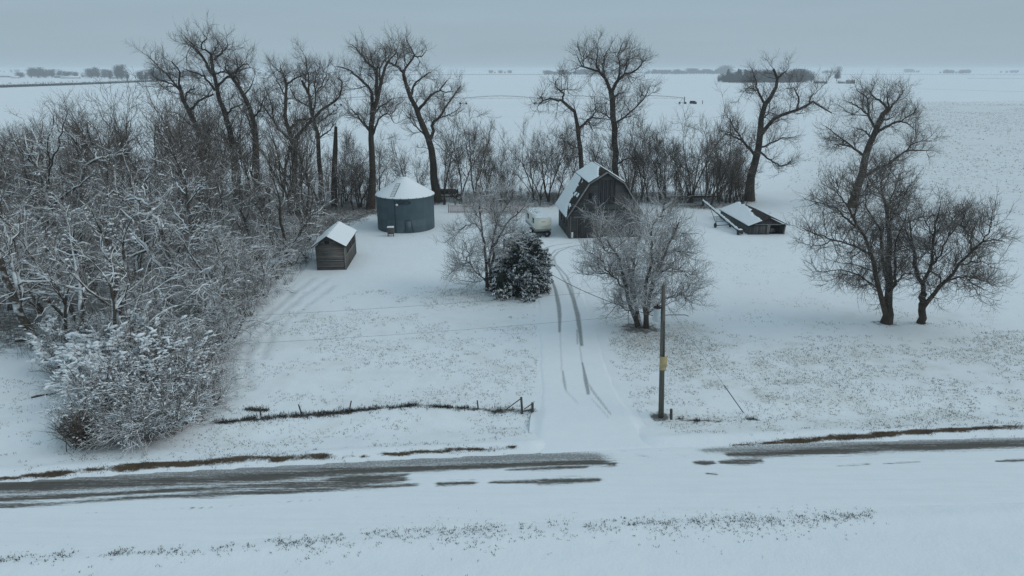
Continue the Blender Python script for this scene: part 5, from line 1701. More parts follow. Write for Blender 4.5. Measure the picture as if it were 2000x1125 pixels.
# dead snag in the wood
_b = gp(652, 404)
o = MB().tube([(0, 0, -.2), dp(653, 333, _b[1]) - _b, dp(655, 290, _b[1]) - _b, dp(656, 247, _b[1]) - _b], [.5, .42, .36, .22], 9).build('dead_snag', M['bark'], None, True)
o.location = _b
tag(o, 'dark broken dead trunk without branches standing left of the grain bin', 'dead tree')


def place(proto, used, loc, rz, s, label, group, cat='tree', sz=None):
    o = proto if not used.get(proto.name) else copy_tree(proto)
    used[proto.name] = True
    o.location = loc; o.rotation_euler = (0, 0, rz); o.scale = (s, s, s if sz is None else sz)
    tag(o, label, cat, group)
    return o


ORD = ['first', 'second', 'third', 'fourth', 'fifth', 'sixth', 'seventh', 'eighth', 'ninth', 'tenth', 'eleventh', 'twelfth', 'thirteenth', 'fourteenth', 'fifteenth', 'sixteenth',
       'seventeenth', 'eighteenth', 'nineteenth', 'twentieth', 'twenty-first', 'twenty-second', 'twenty-third', 'twenty-fourth', 'twenty-fifth', 'twenty-sixth', 'twenty-seventh', 'twenty-eighth', 'twenty-ninth', 'thirtieth']
used = {}
rv = np.random.default_rng(77)
# the row of slim bare trees behind bin, camper and barn
slim = [auto_tree('row_tree', 12.0, st, np.random.default_rng(100 + i), lean=.08, spread=.30, mats=('bark', 'bark_twig' if i % 2 else 'bark_twig_red'), r=.14, up=.09, clear=.33, ang=40, wig=.12, tr=.0130, limb=.40, b1=.17, b2=1.4, b3=.9, dL=1.0 * (1.3 / st) ** .5, dA=2.1 * (1.2 / st) ** .5, dB=3.2, dC=4.6)
        for i, st in enumerate([1, 2, 3, 5, 4])]
# photo base, top row, proto, which
ROW = [(668, 405, 280, 0), (690, 410, 300, 1), (706, 405, 275, 0), (748, 402, 270, 2), (800, 398, 272, 1), (823, 396, 300, 2), (866, 400, 240, 1), (901, 398, 222, 1), (931, 396, 225, 2), (948, 394, 258, 2), (972, 388, 300, 0),
       (1043, 390, 246, 4), (1056, 390, 262, 2), (1072, 394, 244, 3), (1088, 396, 262, 0), (1105, 392, 250, 2), (1168, 388, 262, 2), (1186, 390, 270, 1), (1228, 388, 250, 3), (1254, 395, 232, 1), (1265, 392, 245, 0),
       (1290, 390, 270, 0), (1301, 386, 250, 1), (1318, 384, 285, 0), (1350, 396, 216, 3), (1372, 402, 245, 2), (1388, 402, 228, 4), (1404, 396, 262, 3), (1424, 396, 280, 3), (1440, 392, 300, 2)]
for i, (px, py, ty, k) in enumerate(ROW):
    b = gp(px, py); t = dp(px, ty, b[1])
    hgt = t[2] / 12.6
    if px < 760: desc = '%s slim bare tree from the left in the thicket just left of the bin' % ORD[i]
    elif px < 1000: desc = '%s slim bare tree from the left in the row right of the bin' % ORD[i - 4]
    elif px < 1200: desc = '%s slim bare tree from the left in the row between camper and barn roof' % ORD[i - 11]
    else: desc = '%s slim bare tree from the left in the thicket between barn and low shed' % ORD[i - 18]
    place(slim[k], used, b, rv.random() * 2 * PI, hgt * .95, desc, 'slim bare trees in the back row', sz=hgt)
# thin saplings in the thicket
sap = [auto_tree('sapling', 6.0, 2 + i, np.random.default_rng(140 + i), lean=.1, spread=.3, mats=('bark', 'bark_twig_red'), r=.05, up=.12, clear=.15, ang=36, wig=.14, tr=.011, limb=.3, b1=.16, b2=.8, b3=.5) for i in range(3)]
SAP = [(x, y, h) for x, y, h in zip(rv.uniform(1225, 1462, 64), rv.uniform(374, 400, 64), rv.uniform(.55, 1.3, 64))] + [(x, y, h) for x, y, h in zip(rv.uniform(650, 735, 16), rv.uniform(386, 416, 16), rv.uniform(.6, 1.2, 16))] + \
      [(x, y, h) for x, y, h in zip(rv.uniform(858, 1195, 56), rv.uniform(374, 402, 56), rv.uniform(.45, 1.15, 56))]
for i, (px, py, h) in enumerate(SAP):
    g = gp(px, py)
    if px < 760: lab, gr = 'thin bare sapling in the crowded strip between the wood and the bin', 'thin saplings left of the bin'
    elif px < 1150: lab, gr = 'thin low sapling in the brush strip between bin and barn', 'thin saplings between bin and barn'
    else: lab, gr = 'thin bare sapling among the crowded stems between barn and low shed', 'thin saplings right of the barn'
    place(sap[i % 3], used, g, rv.random() * 2 * PI, h, lab, gr, 'sapling')

# the wood on the left: back part bare and brown, front part loaded with snow
bare = [auto_tree('wood_tree', 13.0, st, np.random.default_rng(200 + i), lean=.12, spread=.3, mats=('bark', 'bark_twig_red' if i % 2 else 'bark_twig'), r=.23, up=.10, clear=.2, ang=38, wig=.13, tr=.0125, limb=.38, b2=1.4, b3=.8, ridge=.018, rthr=.52, dA=1.5, dB=2.5, dC=3.2) for i, st in enumerate([1, 2, 4, 3])]
dust = [auto_tree('wood_tree', 11.5, st, np.random.default_rng(220 + i), lean=.2, spread=.45, mats=('bark_snow', 'twig_dust'), r=.23, up=.05, clear=.15, ang=46, wig=.16, tr=.0115, limb=.40, b2=1.4, b3=.8, clumps=60, csize=(.04, .12), ridge=.034, rthr=.50, dA=1.7, dB=2.9, dC=4.0) for i, st in enumerate([1, 2, 3])]
snowy = [auto_tree('snowy_tree', 10.0, st, np.random.default_rng(240 + i), lean=.28, spread=.55, mats=('limb_snow' if i % 2 else 'bark_snow', 'twig_snow'), r=.25, up=.025, clear=.15, ang=52, wig=.17, tr=.0095, limb=.44, b1=.17, b2=1.35, b3=.75, clumps=160, csize=(.04, .12), dL=.6, dA=1.6, dB=3.0, dC=4.6, ridge=.038, rthr=.49) for i, st in enumerate([1, 2, 3, 2])]
WOODPOLY = gpl([(-260, 760), (-60, 640), (60, 640), (150, 720), (330, 720), (420, 640), (480, 585), (545, 530), (600, 480), (640, 440), (705, 412), (705, 372), (420, 366), (-420, 366)])
pts = []
rr = np.random.default_rng(5)
tries = 0
FRONT = [(hx, gp(hx, hy)[1]) for hx, hy in [(318, 600), (374, 590), (60, 692), (108, 520), (160, 480)]]
while len(pts) < 150 and tries < 30000:
    tries += 1
    x = rr.uniform(WOODPOLY[:, 0].min(), WOODPOLY[:, 0].max()); y = rr.uniform(40, 128)
    if not inpoly(np.array([x]), np.array([y]), WOODPOLY)[0]: continue
    if x < -.80 * y - 12: continue
    ppx = 1000 + x / (y * cp + 5) * F
    if any(abs(ppx - hx) < 34 and hy - 14 < y < hy + 1.5 for hx, hy in FRONT): continue
    dm = 3.2 if y < 75 else 4.2
    if pts and min((x - a) ** 2 + (y - b) ** 2 for a, b in pts) < dm * dm: continue
    pts.append((x, y))
pts.sort(key=lambda p: p[1])
for i, (x, y) in enumerate(pts):
    # skyline of the wood: lower to the left, higher towards the tall trees
    px = 1000 + x / (y * cp + 3) * F
    if y > 88:
        pr = bare[i % 4]; top = np.interp(px, [-100, 40, 110, 160, 250, 300, 380, 480, 560, 640, 700], [250, 215, 215, 185, 185, 205, 165, 185, 185, 235, 290]) + rr.choice([0, 6, 14, 55, 80, 100]) + abs(rr.normal(0, 8)); h0 = 13.6
        lab, gr = 'bare grey brown tree in the crowded far half of the wood', 'bare trees in the far half of the wood'
    elif y > 68:
        pr = dust[i % 3]; top = np.interp(px, [-100, 100, 300, 500, 650], [250, 270, 255, 290, 330]) + rr.choice([-12, 0, 10, 40, 60]) + abs(rr.normal(0, 10)); h0 = 12.0
        lab, gr = 'lightly snow dusted tree in the crowded middle of the wood', 'dusted trees in the middle of the wood'
    else:
        pr = snowy[i % 4]; top = np.interp(px, [-100, 100, 250, 400, 500, 600], [330, 345, 330, 380, 420, 440]) + abs(rr.normal(0, 30)); h0 = 10.5
        lab, gr = 'heavily snow laden crooked tree in the near half of the wood', 'snow laden trees in the near half of the wood'
    z = dp(px, top, y)[2]
    s = np.clip(z / h0, .40, 1.25)
    if y < 68: s *= np.interp(y, [40, 50, 62], [.62, .85, 1.0])
    place(pr, used, (x, y, 0), rr.random() * 2 * PI, s, lab, gr)

# snowy bushes along the front edge of the wood
bushes = [auto_bush('snowy_bush', 2.6, n, np.random.default_rng(300 + i), spread=sp0, clumps=cl, tr=.009, arch=ar, csize=cs, thr=th, ridge=rg, rthr=th - .05) for i, (n, sp0, cl, ar, cs, th, rg) in enumerate([(46, .9, 700, -.05, (.025, .10), .59, .018), (56, 1.1, 500, -.08, (.02, .07), .50, .018), (38, .7, 900, -.02, (.04, .16), .62, .016), (54, 1.3, 150, -.10, (.02, .06), .56, .014)])]
arch = [auto_tree('snowy_thicket', 6.0, 5 + i, np.random.default_rng(330 + i), lean=.4, spread=.75, mats=('bark_snow', 'bush_snow'), r=.06, up=-.03, clear=.12, ang=40, wig=.16, tr=.0095, limb=.34, b1=.18, b2=1.0, b3=.55, dL=1.0, dA=2.2, ridge=.020, rthr=.44, rtw=True, clumps=60, csize=(.03, .08), dC=5.5) for i in range(3)]
BUSH = [(180, 842, 1.0, 1), (235, 862, .85, 3), (285, 858, .9, 3), (330, 842, .95, 1), (375, 818, .9, 3), (408, 790, .8, 3), (265, 815, 1.15, 1), (320, 805, 1.1, 1), (365, 780, 1.1, 0), (405, 755, .9, 3), (215, 800, 1.2, 0),
        (180, 790, 1.0, 2), (300, 770, 1.2, 0), (240, 765, 1.25, 2), (345, 745, 1.25, 0), (390, 725, 1.1, 3), (190, 740, 1.2, 2), (290, 730, 1.3, 0), (150, 760, .8, 3), (120, 730, .9, 2), (245, 720, 1.3, 2), (420, 700, .9, 1), (160, 700, 1.1, 0), (330, 700, 1.3, 1), (115, 690, .9, 0), (200, 690, 1.1, 1)]
for i, (px, py, s, k) in enumerate(BUSH):
    lab = '%s bush from the near end of the snow covered bush belt below the wood' % ORD[i]
    place(bushes[k], used, gp(px, py), rv.random() * 2 * PI, s, lab, 'snow covered bushes below the wood', 'bush')
ARCH = [(455, 660, .95, 0), (490, 620, .9, 1), (430, 690, .85, 2), (520, 580, .95, 0), (470, 605, 1.1, 2), (505, 555, 1.1, 1), (545, 545, .9, 2), (420, 640, 1.15, 1), (570, 520, .9, 0), (440, 600, 1.2, 0), (380, 660, 1.2, 2), (600, 505, .85, 1), (560, 500, 1.0, 2), (400, 590, 1.25, 1), (350, 650, 1.1, 0), (610, 480, .95, 0)]
for i, (px, py, s, k) in enumerate(ARCH):
    place(arch[k], used, gp(px, py), rv.random() * 2 * PI, s, '%s arching snowy thicket from the near end along the right edge of the wood' % ORD[i], 'arching snowy thickets at the right edge of the wood', 'thicket')
br = auto_bush('brown_bush', 2.0, 110, np.random.default_rng(350), mats=('bush_brown', 'bush_brown'), spread=.9, clumps=25, tr=.009, arch=-.03, n2=3.0, n3=3.0)
br.location = gp(165, 868); br.scale = (.85, .85, .9)
tag(br, 'brown snowless bush at the near left corner of the bush belt', 'bush')
br2 = copy_tree(br); br2.location = gp(137, 850); br2.scale = (.55, .55, .6); br2.rotation_euler = (0, 0, 2)
tag(br2, 'small brown snowless bush beside the leaning left fence post', 'bush')


# ------------------------------------------------------------------ spruce
def build_spruce():
    rng = np.random.default_rng(9)
    b = gp(1027, 567)
    root = empty('spruce_tree', b)
    tag(root, 'dark green irregular spruce with snow on its boughs beside the driveway', 'spruce tree')
    Ht = 5.05
    ng = mat_simple('needles', (.018, .024, .018), (.050, .058, .045), 3.0, .9, .15)
    P = []; R = []
    tr = np.array([[(.08 * math.sin(z), .05 * z * .3, z) for z in np.linspace(-.1, Ht, 10)]]); trr = np.linspace(.16, .03, 10)[None]
    n = 230; K = 8
    z = Ht * np.sort(rng.random(n)) ** .9 * .97 + .12
    az = rng.random(n) * 2 * PI
    lump = .38 + 1.25 * fbm(np.cos(az) * 1.5 + 5, z * .75 + np.sin(az) * 1.5, 4, 2)
    L = (2.30 * (1 - (z / Ht) ** 2.2) + .50) * lump * rng.uniform(.8, 1.15, n) * (1 + .10 * np.cos(az - 3.4) * (z < Ht * .45))
    d = np.stack([np.cos(az), np.sin(az), np.interp(z / Ht, [0, .5, 1], [-.05, .12, .9]) + rng.normal(0, .08, n)], 1)
    d /= np.linalg.norm(d, axis=1, keepdims=True)
    C = np.zeros((n, K, 3)); C[:, 0] = np.stack([.08 * np.sin(z), .05 * z * .3, z], 1)
    for k in range(1, K):
        d[:, 2] += -.05 + (.07 if k > 5 else 0); d /= np.linalg.norm(d, axis=1, keepdims=True)
        C[:, k] = C[:, k - 1] + d * (L / (K - 1))[:, None]
    C[:, :, 2] = np.maximum(C[:, :, 2], .10)
    CR = np.linspace(.035, .01, K)[None].repeat(n, 0)
    assemble('trunk', [(tr, trr, 8), (C, CR, 4)], M['bark'], root)
    S1, SR1 = spawn(C, CR, rng, per_m=6.0, t0=.15, ang=50, length=.55, K=4, up=-.07, wig=.16, r0=.012, r1=.006, taper=.45)
    src = np.concatenate([S1[:, 1:].reshape(-1, 3), C[:, 2:].reshape(-1, 3)])
    td = np.concatenate([np.repeat(S1[:, -1] - S1[:, 0], 3, 0), np.repeat(C[:, -1] - C[:, 1], K - 2, 0)])
    td /= np.linalg.norm(td, axis=1, keepdims=True) + 1e-9
    def blades(src, td, m, l0, w0, mat, name, upoff=0, down=.25, flat=False):
        N = len(src) * m
        p = np.repeat(src, m, 0) + rng.normal(0, .05, (N, 3)); t = np.repeat(td, m, 0) + rng.normal(0, .55, (N, 3)); t[:, 2] -= down
        t /= np.linalg.norm(t, axis=1, keepdims=True)
        s = np.cross(t, rng.normal(size=(N, 3)) if not flat else np.tile([0, 0, 1.0], (N, 1)) + rng.normal(0, .25, (N, 3))); s /= np.linalg.norm(s, axis=1, keepdims=True) + 1e-9
        l = l0 * rng.uniform(.6, 1.4, (N, 1)); w = w0 * rng.uniform(.6, 1.4, (N, 1))
        p[:, 2] += upoff
        V = np.stack([p - t * l * .3, p + s * w + t * l * .2, p + t * l, p - s * w + t * l * .2], 1).reshape(-1, 3)
        return link(name, mesh_np(name, V, np.arange(len(V)).reshape(-1, 4), mat, False), root)
    blades(src, td, 7, .20, .032, ng, 'foliage')
    pat0 = fbm(src[:, 0] * 1.3 + 3, src[:, 1] * 1.3 + src[:, 2] * 1.7, 6)
    r0 = np.hypot(src[:, 0], src[:, 1])
    k0 = (pat0 > .43) & (r0 > .35 * (1 - src[:, 2] / Ht) * 2.4)
    blades(src[k0], td[k0], 4, .17, .050, M['snow_lump'], 'snow_cover', .05, .08, True)
    # snow sits in patches on the tops of the boughs
    pat = fbm(src[:, 0] * 1.3 + 3, src[:, 1] * 1.3 + src[:, 2] * 1.7, 6)
    rad = np.hypot(src[:, 0], src[:, 1])
    k = (pat > .45) & (rad > .5)
    q = src[k]; qi = rng.choice(len(q), min(1100, len(q)), replace=False); q = q[qi]
    lumps('snow_clumps', q + [0, 0, .07], td[k][qi], .045 + .10 * rng.random(len(q)) ** 1.8, M['snow_lump'], root, rng, .45, 1.2)


build_spruce()
# small dark spruce seedling between the stems
def seedling(px, py, h, lab):
    rng = np.random.default_rng(int(px)); b = gp(px, py)
    z = rng.random(260) ** 1.2 * h; a = rng.random(260) * 2 * PI; r = (1 - z / h) * h * .32 * rng.random(260) ** .5
    p = np.stack([r * np.cos(a), r * np.sin(a), z], 1)
    o = tufts('spruce_seedling', p, .16, rng, bpy.data.materials['needles'], 5, .05, .022, 1.0, False); o.location = b
    tag(o, lab, 'spruce seedling')
seedling(993, 545, 1.9, 'small young spruce between the bare frosted tree and the big spruce')


# ------------------------------------------------------------------ far away
FARBARK = mat_simple('far_twigs', (.030, .027, .025), (.060, .055, .050), .5)
EVER = mat_simple('far_evergreen', (.018, .024, .022), (.040, .047, .042), .4)


def far_tree(name, rng, h=12, w=10, n=2600, shape='round', mat=None, size=.42):
    """a distant tree: tapered trunk and limbs and a crown of many small twig faces"""
    m = 26
    a = rng.random(m) * 2 * PI
    P = []
    for i in range(m):
        t = rng.uniform(.03, .45); z0 = h * t
        end = np.array([math.cos(a[i]) * w * .42 * rng.uniform(.3, 1), math.sin(a[i]) * w * .42 * rng.uniform(.3, 1), h * rng.uniform(.22, .97)])
        P.append(catmull(np.array([[0, 0, z0], end * [.45, .45, 0] + [0, 0, z0 + (end[2] - z0) * .6], end]), 6))
    P = np.array(P); R = np.linspace(.16, .05, 6)[None].repeat(m, 0)
    T = np.array([[[0, 0, z] for z in np.linspace(-.3, h * .8, 6)]]); TR_ = np.linspace(.35, .1, 6)[None]
    V1, Q1 = tubes(T, TR_, 6, rng); V2, Q2 = tubes(P, R, 4, rng)
    src = P[:, 2:].reshape(-1, 3)
    c = src[rng.integers(0, len(src), n)] + rng.normal(0, 1, (n, 3)) * [w * .11, w * .11, h * .09]
    if shape == 'fan': c = c[(c[:, 2] > h * .3)]
    if shape == 'cone':
        z = h * rng.random(n) ** 1.3; r = w * .5 * (1 - z / h) * np.sqrt(rng.random(n)) * rng.uniform(.7, 1.1, n); q = rng.random(n) * 2 * PI
        c = np.stack([r * np.cos(q), r * np.sin(q), z + .3], 1)
    c[:, 2] = np.clip(c[:, 2], .2, h)
    k = len(c)
    s1 = rng.normal(size=(k, 3)); s1 /= np.linalg.norm(s1, axis=1, keepdims=True)
    s2 = np.cross(s1, rng.normal(size=(k, 3))); s2 /= np.linalg.norm(s2, axis=1, keepdims=True)
    l = size * rng.uniform(.5, 1.5, (k, 1))
    V3 = np.stack([c - s1 * l, c + s2 * l * .28, c + s1 * l, c - s2 * l * .28], 1).reshape(-1, 3)
    V = np.vstack([V1, V2, V3]); Q = np.vstack([Q1, Q2 + len(V1), np.arange(len(V3)).reshape(-1, 4) + len(V1) + len(V2)])
    return link(name, mesh_np(name, V, Q, mat or FARBARK, False))


fr = np.random.default_rng(66)
FT = [far_tree('distant_tree', fr, 13, 12, 3000, 'round', size=.55), far_tree('distant_tree', fr, 12, 15, 3400, 'round', size=.6), far_tree('distant_tree', fr, 16, 10, 2600, 'round', size=.5)]
FE = [far_tree('distant_evergreen', fr, 14, 8, 3200, 'cone', EVER, .7), far_tree('distant_evergreen', fr, 12, 7, 2600, 'cone', EVER, .7)]
fused = {}


def far_place(kind, px, py, hpx, lab, grp, cat='tree', wide=1.0):
    lst = FT if kind == 'd' else FE
    pr = lst[int(fr.integers(0, len(lst)))]
    b = gp(px, py)
    h = hpx * mpp(b[1], 0)
    h0 = pr.dimensions[2] if pr.dimensions[2] > 1 else 13
    o = pr if not fused.get(pr.name) else pr.copy()
    if fused.get(pr.name): COL.objects.link(o)
    fused[pr.name] = True
    hh = {FT[0].data.name: 13, FT[1].data.name: 12, FT[2].data.name: 16, FE[0].data.name: 14, FE[1].data.name: 12}[pr.data.name]
    s = h / hh
    o.location = b; o.scale = (s * wide, s * wide, s); o.rotation_euler = (0, 0, fr.random() * 6.28)
    tag(o, lab, cat, grp)
    return o


bpy.context.view_layer.update()
# far left farmstead trees
for i, (px, py, hp, w) in enumerate([(40, 152, 10, 1.5), (62, 152, 17, 1.2), (75, 152, 19, 1.2), (88, 152, 15, 1.2), (103, 152, 16, 1.2), (118, 152, 16, 1.3), (132, 152, 12, 1.5), (148, 152, 11, 1.4)]):
    far_place('d', px, py, hp, '%s tree from the left in the misty far farmstead clump at upper left' % ORD[i], 'trees of the far left farmstead', wide=w)
for i, (px, py, hp, w) in enumerate([(178, 153, 18, 1.0), (190, 153, 20, 1.0), (205, 153, 17, 1.0), (216, 154, 17, 1.0), (230, 156, 27, .9), (238, 157, 29, .9), (249, 157, 20, .8), (276, 159, 20, 1.0), (288, 159, 22, 1.0), (300, 159, 22, 1.0), (314, 159, 20, 1.0), (330, 157, 16, 1.2), (355, 155, 12, 1.4)]):
    far_place('d', px, py, hp, '%s tree from the left in the tall misty clump beside the far houses' % ORD[i], 'trees beside the far houses', wide=w)
# hedge line crossing the far left field
hs = []
hr = np.random.default_rng(4)
for k in range(4200):
    t = hr.random(); px = -60 + 400 * t; py = np.interp(px, [-60, 0, 150, 260, 340], [173.5, 171, 166, 161, 158])
    g = gp(px, py)
    hs.append([g[0] + hr.normal(0, 2.5), g[1] + hr.normal(0, 38), hr.random() ** 1.5 * (2.0 + 5 * (hr.random() < .05))])
hs = np.array(hs)
o = tufts('hedgerow', np.c_[hs[:, :2], hs[:, 2] * .6], 2.0, hr, FARBARK, 5, .8, .16, .4, False)
tag(o, 'long low hedgerow of grey brush crossing the far left field', 'hedgerow', kind='stuff')


def far_house(px, py, w, d, hgt, rh, rz, lab, wall, cat='house', snow=True):
    b = gp(px, py); root = empty('farm_house' if cat == 'house' else 'farm_building', b, rz)
    tag(root, lab, cat)
    MB().prism([(-w / 2, 0), (w / 2, 0), (w / 2, hgt), (0, hgt + rh), (-w / 2, hgt)], -d / 2, d / 2).build('wall', wall, root)
    y0, y1 = -d / 2 - .4, d / 2 + .4
    rf = MB().slab([(-w / 2 - .4, y0, hgt - .1), (0, y0, hgt + rh + .1), (0, y1, hgt + rh + .1), (-w / 2 - .4, y1, hgt - .1)], .35)
    rf.slab([(0, y0, hgt + rh + .1), (w / 2 + .4, y0, hgt - .1), (w / 2 + .4, y1, hgt - .1), (0, y1, hgt + rh + .1)], .35)
    rf.build('roof', M['snow'], root)
    MB().box((0, -d / 2 - .06, hgt * .4), (w * .25, .1, hgt * .7)).build('door', M['dark'], root)
    for x in (-.33, .33):
        MB().box((x * w, -d / 2 - .06, hgt * .55), (w * .14, .1, hgt * .3)).build('window', M['dark'], root)
    return root


wl = mat_simple('far_white_wall', (.50, .51, .52), (.62, .63, .64), .3)
gl = mat_simple('far_grey_wall', (.14, .14, .145), (.22, .22, .22), .3)
far_house(128, 152, 12, 46, 4, 3.2, PI / 2, 'long low far farm building with white roof among the left clump trees', gl, 'farm building')
far_house(138, 153.5, 9, 40, 3, 2.0, PI / 2, 'lower long white shed in front of the far left trees', wl, 'farm building')
far_house(90, 149, 11, 16, 5, 4, 1.2, 'white roofed far house partly hidden behind the left clump trees', gl)
far_house(164, 151, 10, 14, 8, 5, .3, 'tall white far barn standing left of the tall misty clump', wl, 'farm building')
far_house(202, 151, 9, 12, 4, 4.0, PI / 2, 'first of two small white roofed houses in the misty clump', gl)
far_house(216, 151, 9, 11, 4, 4.2, PI / 2, 'second of two small white roofed houses in the misty clump', gl)
far_house(222, 153.5, 8, 18, 2.6, 2, PI / 2, 'low white roofed shed before the tallest misty tree', gl, 'farm building')
far_house(18, 151, 9, 40, 3, 2.5, PI / 2, 'long grey shed at the far left picture edge', gl, 'farm building')
far_house(30, 153, 7, 16, 3, 2, PI / 2, 'small white walled shed beside the long far grey shed', wl, 'farm building')
# far right windbreak
wb = []
for i in range(40):
    px = 1422 + i * 3.7 + fr.normal(0, 1.2)
    far_place('e' if fr.random() < .75 else 'd', px, 160.5 + fr.uniform(-1.2, 1.2), fr.choice([14, 16, 18, 20, 22, 24]) * fr.uniform(.9, 1.05), 'dark evergreen crowded in the far windbreak at right', 'dark trees of the far windbreak', 'tree', 1.25)
for i, (px, hp) in enumerate([(1404, 14), (1412, 16), (1552, 22), (1563, 24), (1574, 22), (1584, 20)]):
    far_place('d', px, 161, hp, '%s bare tree from the left at the ends of the far dark windbreak' % ORD[i], 'bare trees at the windbreak ends', wide=1.1)
lt = far_tree('lone_tree', fr, 33, 17, 5200, 'fan', FARBARK, .6)
b = gp(1633, 163); lt.location = b; lt.scale = (31 * mpp(b[1]) / 33,) * 3
tag(lt, 'lone upright far tree standing right of the dark windbreak', 'tree')
far_house(1602, 163, 5, 18, 3.0, 1.5, PI / 2, 'low dark far shed at the right end of the windbreak', gl, 'farm building')
far_house(1643, 163, 5, 9, 2.6, 1.0, PI / 2, 'small dark far shed right of the lone tree', gl, 'farm building')
for i, (px, w) in enumerate([(1656, 6.5), (1665, 6.0)]):
    b = gp(px, 163.5); root = empty('far_grain_bin', b)
    tag(root, ['left one of two pale far bins right of the lone tree', 'right one of two pale far bins right of the lone tree'][i], 'grain bin', 'two pale far bins')
    MB().tube([(0, 0, 0), (0, 0, 4.6)], w * .5, 20).build('wall', gl, root, True)
    MB().tube([(0, 0, 4.65), (0, 0, 6.2)], [w * .53, .4], 20).build('roof', wl, root)
# misty clumps on the horizon
HZ = [(1064, 1130, 146, 6, 14), (1130, 1215, 146.5, 8, 14), (1262, 1300, 145, 6, 8), (1300, 1345, 145, 6, 9), (1345, 1412, 145, 8, 12), (1406, 1420, 145, 10, 3), (1605, 1630, 143.5, 4.5, 5), (1768, 1797, 142, 4.5, 6), (1834, 1895, 144, 5.5, 10), (955, 1000, 143.5, 4, 5), (1950, 1990, 142.5, 4, 4), (340, 420, 150, 9, 10), (500, 660, 146, 4, 12), (-60, 40, 142, 5, 8)]
side_names = ['left of the barn tree crown', 'behind the crown of the tree above the barn', 'right of the barn tree crown', 'midway between barn tree and windbreak', 'just left of the windbreak', 'above the left tip of the windbreak', 'behind the lone tree', 'right of the leaning right tree', 'toward the right picture edge', 'right of the bin trees', 'at the right picture edge', 'behind the leftmost cottonwood', 'between the left cottonwoods', 'at the left picture edge']
for (x0, x1, py, hp, n), nm in zip(HZ, side_names):
    for i in range(n):
        px = x0 + (x1 - x0) * (i + .5) / n + fr.normal(0, 1)
        far_place('d', px, py, 1.35 * hp * fr.uniform(.5, 1.2), 'tiny misty tree on the horizon ' + nm, 'misty horizon trees ' + nm, 'tree', 1.5)
# far field road banks
for pts, h, lab in [([(470, 147.5), (760, 146.5), (1065, 146)], 1.6, 'long dark far field bank running to the horizon trees'), ([(1500, 145), (2030, 146.5)], .9, 'thin grey far field line at the right horizon'), ([(1890, 153), (2030, 154)], .5, 'short dark far field strip at the right edge'), ([(1790, 173.5), (1900, 176.5), (2030, 180)], .10, 'faint grey track across the far right field')]:
    g = gpl(pts); s = MB()
    for p, q in zip(g[:-1], g[1:]):
        L = np.linalg.norm(q - p); s.box(((p[0] + q[0]) / 2, (p[1] + q[1]) / 2, h / 2 - .05), (L, 6.0 if h > .5 else 2.5, h), rz=math.atan2(q[1] - p[1], q[0] - p[0]))
    o = s.build('field_bank', mat_simple('bank_weeds', (.10, .098, .09), (.2, .195, .19), .1) if h > .6 else mat_simple('track_snow', (.30, .31, .32), (.5, .52, .53), .1)); tag(o, lab, 'field bank', kind='structure')


# centre pivot irrigation line
def build_pivot():
    m = mat_simple('pivot_steel', (.10, .115, .12), (.17, .185, .19), 1.0)
    root = empty('irrigation_pivot', gp(1333, 203))
    tag(root, 'long thin irrigation pivot line crossing the snowy far field', 'irrigation pivot')
    o0 = np.array(root.location)
    T = [gp(x, y) - o0 for x, y in [(560, 204), (660, 207), (760, 206), (905, 204), (1050, 204), (1190, 203.5), (1333, 203)]]
    for p, q in zip(T[:-1], T[1:]):
        t = np.linspace(0, 1, 17)[:, None]
        P = p * (1 - t) + q * t; P[:, 2] = 3.6 + 1.3 * np.sin(t[:, 0] * PI)
        s = MB().tube(P, .13, 5)
        low = P.copy(); low[:, 2] -= .5 + 1.0 * np.sin(t[:, 0] * PI)
        s.tube(low, .04, 4)
        for k in range(2, 15, 2):
            s.tube([P[k - 1], low[k], P[k + 1]], .04, 4)
        s.build('span', m, root)
    for k, p in enumerate(T):
        s = MB().tube([p + [-1.8, 0, .5], p + [0, 0, 3.7]], .08, 5).tube([p + [1.8, 0, .5], p + [0, 0, 3.7]], .08, 5).tube([p + [-1.8, 0, .6], p + [1.8, 0, .6]], .08, 5)
        tw = s.build('tower', m, root)
        for dx in (-1.8, 1.8):
            MB().tube([p + [dx, -.2, .6], p + [dx, .2, .6]], .6, 14).build('wheel', M['dark'], tw)
    MB().box((6, 0, 1.0), (3.0, 1.6, 1.6)).box((7.6, 0, .6), (1.6, 1.2, 1.2)).build('pump_unit', M['dark'], root)
    MB().tube([(1, 0, 0), (1, 0, 4.2)], .3, 8).build('pivot_post', m, root)
    MB().tube([(12, 0, 0), (12, 0, 2)], .2, 6).build('well_pipe', M['dark'], root)


build_pivot()

# ------------------------------------------------------------------ light, sky, air
SUN_EL, SUN_AZ = math.radians(36), math.radians(102)     # azimuth clockwise from +Y
w = bpy.data.worlds.new("World"); scene.world = w; w.use_nodes = True
nt = w.node_tree; bg = nt.nodes["Background"]
sky = nd(nt, "ShaderNodeTexSky", sky_type='NISHITA', sun_disc=False)
sky.sun_elevation = SUN_EL; sky.sun_rotation = SUN_AZ; sky.air_density = 1.0; sky.dust_density = 4.0; sky.altitude = 300
tc = nd(nt, "ShaderNodeTexCoord")
sx = nd(nt, "ShaderNodeSeparateXYZ"); nt.links.new(tc.outputs["Generated"], sx.inputs[0])
cl = nd(nt, "ShaderNodeValToRGB")
e = cl.color_ramp.elements
HORI = (3.6, 4.72, 5.45); MIDS = (3.28, 4.42, 5.2); ZEN = (3.95, 5.4, 6.2)
while len(e) < 4: e.new(.5)
for q, (p, c) in zip(e, [(0.0, HORI), (.10, MIDS), (.30, tuple(.5 * (a + b_) for a, b_ in zip(MIDS, ZEN))), (1.0, ZEN)]):
    q.position = p; q.color = (*[x / 10 for x in c], 1)
nt.links.new(sx.outputs["Z"], cl.inputs["Fac"])
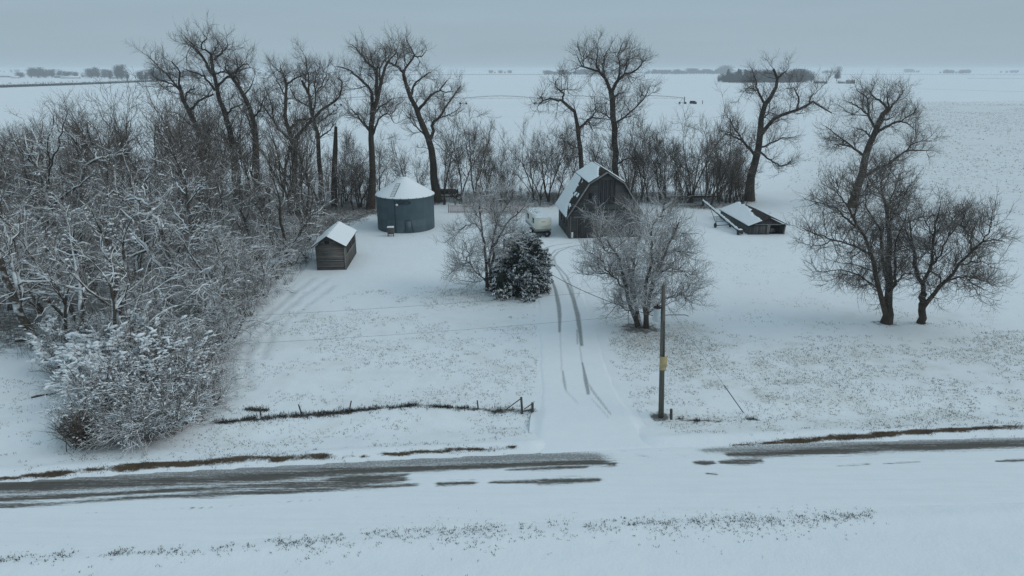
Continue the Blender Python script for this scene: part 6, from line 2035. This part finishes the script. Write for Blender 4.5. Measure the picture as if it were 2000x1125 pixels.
# stratus: soft wide streaks of slightly different grey
mp = nd(nt, "ShaderNodeMapping", inp={"Scale": (1.6, 1.6, 16.0)}); nt.links.new(tc.outputs["Generated"], mp.inputs["Vector"])
st = noise(nt, mp.outputs[0], 1.5, 4, .5)
f = mth(nt, 'ADD', .90, mth(nt, 'MULTIPLY', st, .20))
vm = nd(nt, "ShaderNodeVectorMath", operation='SCALE'); nt.links.new(cl.outputs["Color"], vm.inputs[0])
nt.links.new(mth(nt, 'MULTIPLY', f, 10.0), vm.inputs["Scale"])
mx = nd(nt, "ShaderNodeMix", data_type='RGBA'); mx.inputs[0].default_value = .92
nt.links.new(sky.outputs[0], mx.inputs[6]); nt.links.new(vm.outputs[0], mx.inputs[7])
nt.links.new(mx.outputs[2], bg.inputs["Color"])
bg.inputs["Strength"].default_value = .1

sun = bpy.data.lights.new("sun", 'SUN'); sun.energy = .8; sun.angle = math.radians(40); sun.color = (1, .97, .93)
so = bpy.data.objects.new("sun", sun); COL.objects.link(so)
sd = Vector((math.sin(SUN_AZ) * math.cos(SUN_EL), math.cos(SUN_AZ) * math.cos(SUN_EL), math.sin(SUN_EL)))
so.rotation_euler = sd.to_track_quat('Z', 'Y').to_euler()
so.location = sd * 60

hz = MB().box((0, 4360, 14.5), (14200, 9400, 32)).build('haze', None)
hz.data.materials.clear()
hm = bpy.data.materials.new('haze_air'); hm.use_nodes = True
hn = hm.node_tree; hn.nodes.remove(hn.nodes["Principled BSDF"])
pv = nd(hn, "ShaderNodeVolumePrincipled", inp={"Color": (.90, .95, 1.0, 1), "Density": .00025, "Anisotropy": .0})
hn.links.new(pv.outputs[0], hn.nodes["Material Output"].inputs["Volume"])
hz.data.materials.append(hm)
tag(hz, 'thin pale winter haze filling the air over the fields', 'haze', kind='stuff')

scene.view_settings.view_transform = 'Standard'
scene.view_settings.look = 'None'
scene.view_settings.exposure = 0.0
scene.view_settings.gamma = 1.0
cy = scene.cycles
cy.use_denoising = True; cy.denoiser = 'OPENIMAGEDENOISE'; cy.denoising_input_passes = 'RGB_ALBEDO_NORMAL'; cy.denoising_prefilter = 'NONE'
cy.max_bounces = 4; cy.diffuse_bounces = 3; cy.glossy_bounces = 1; cy.transmission_bounces = 1; cy.volume_bounces = 1
cy.caustics_reflective = False; cy.caustics_refractive = False
print('TRIS', sum(len(m.polygons) for m in bpy.data.meshes), 'OBJ', len(bpy.data.objects))
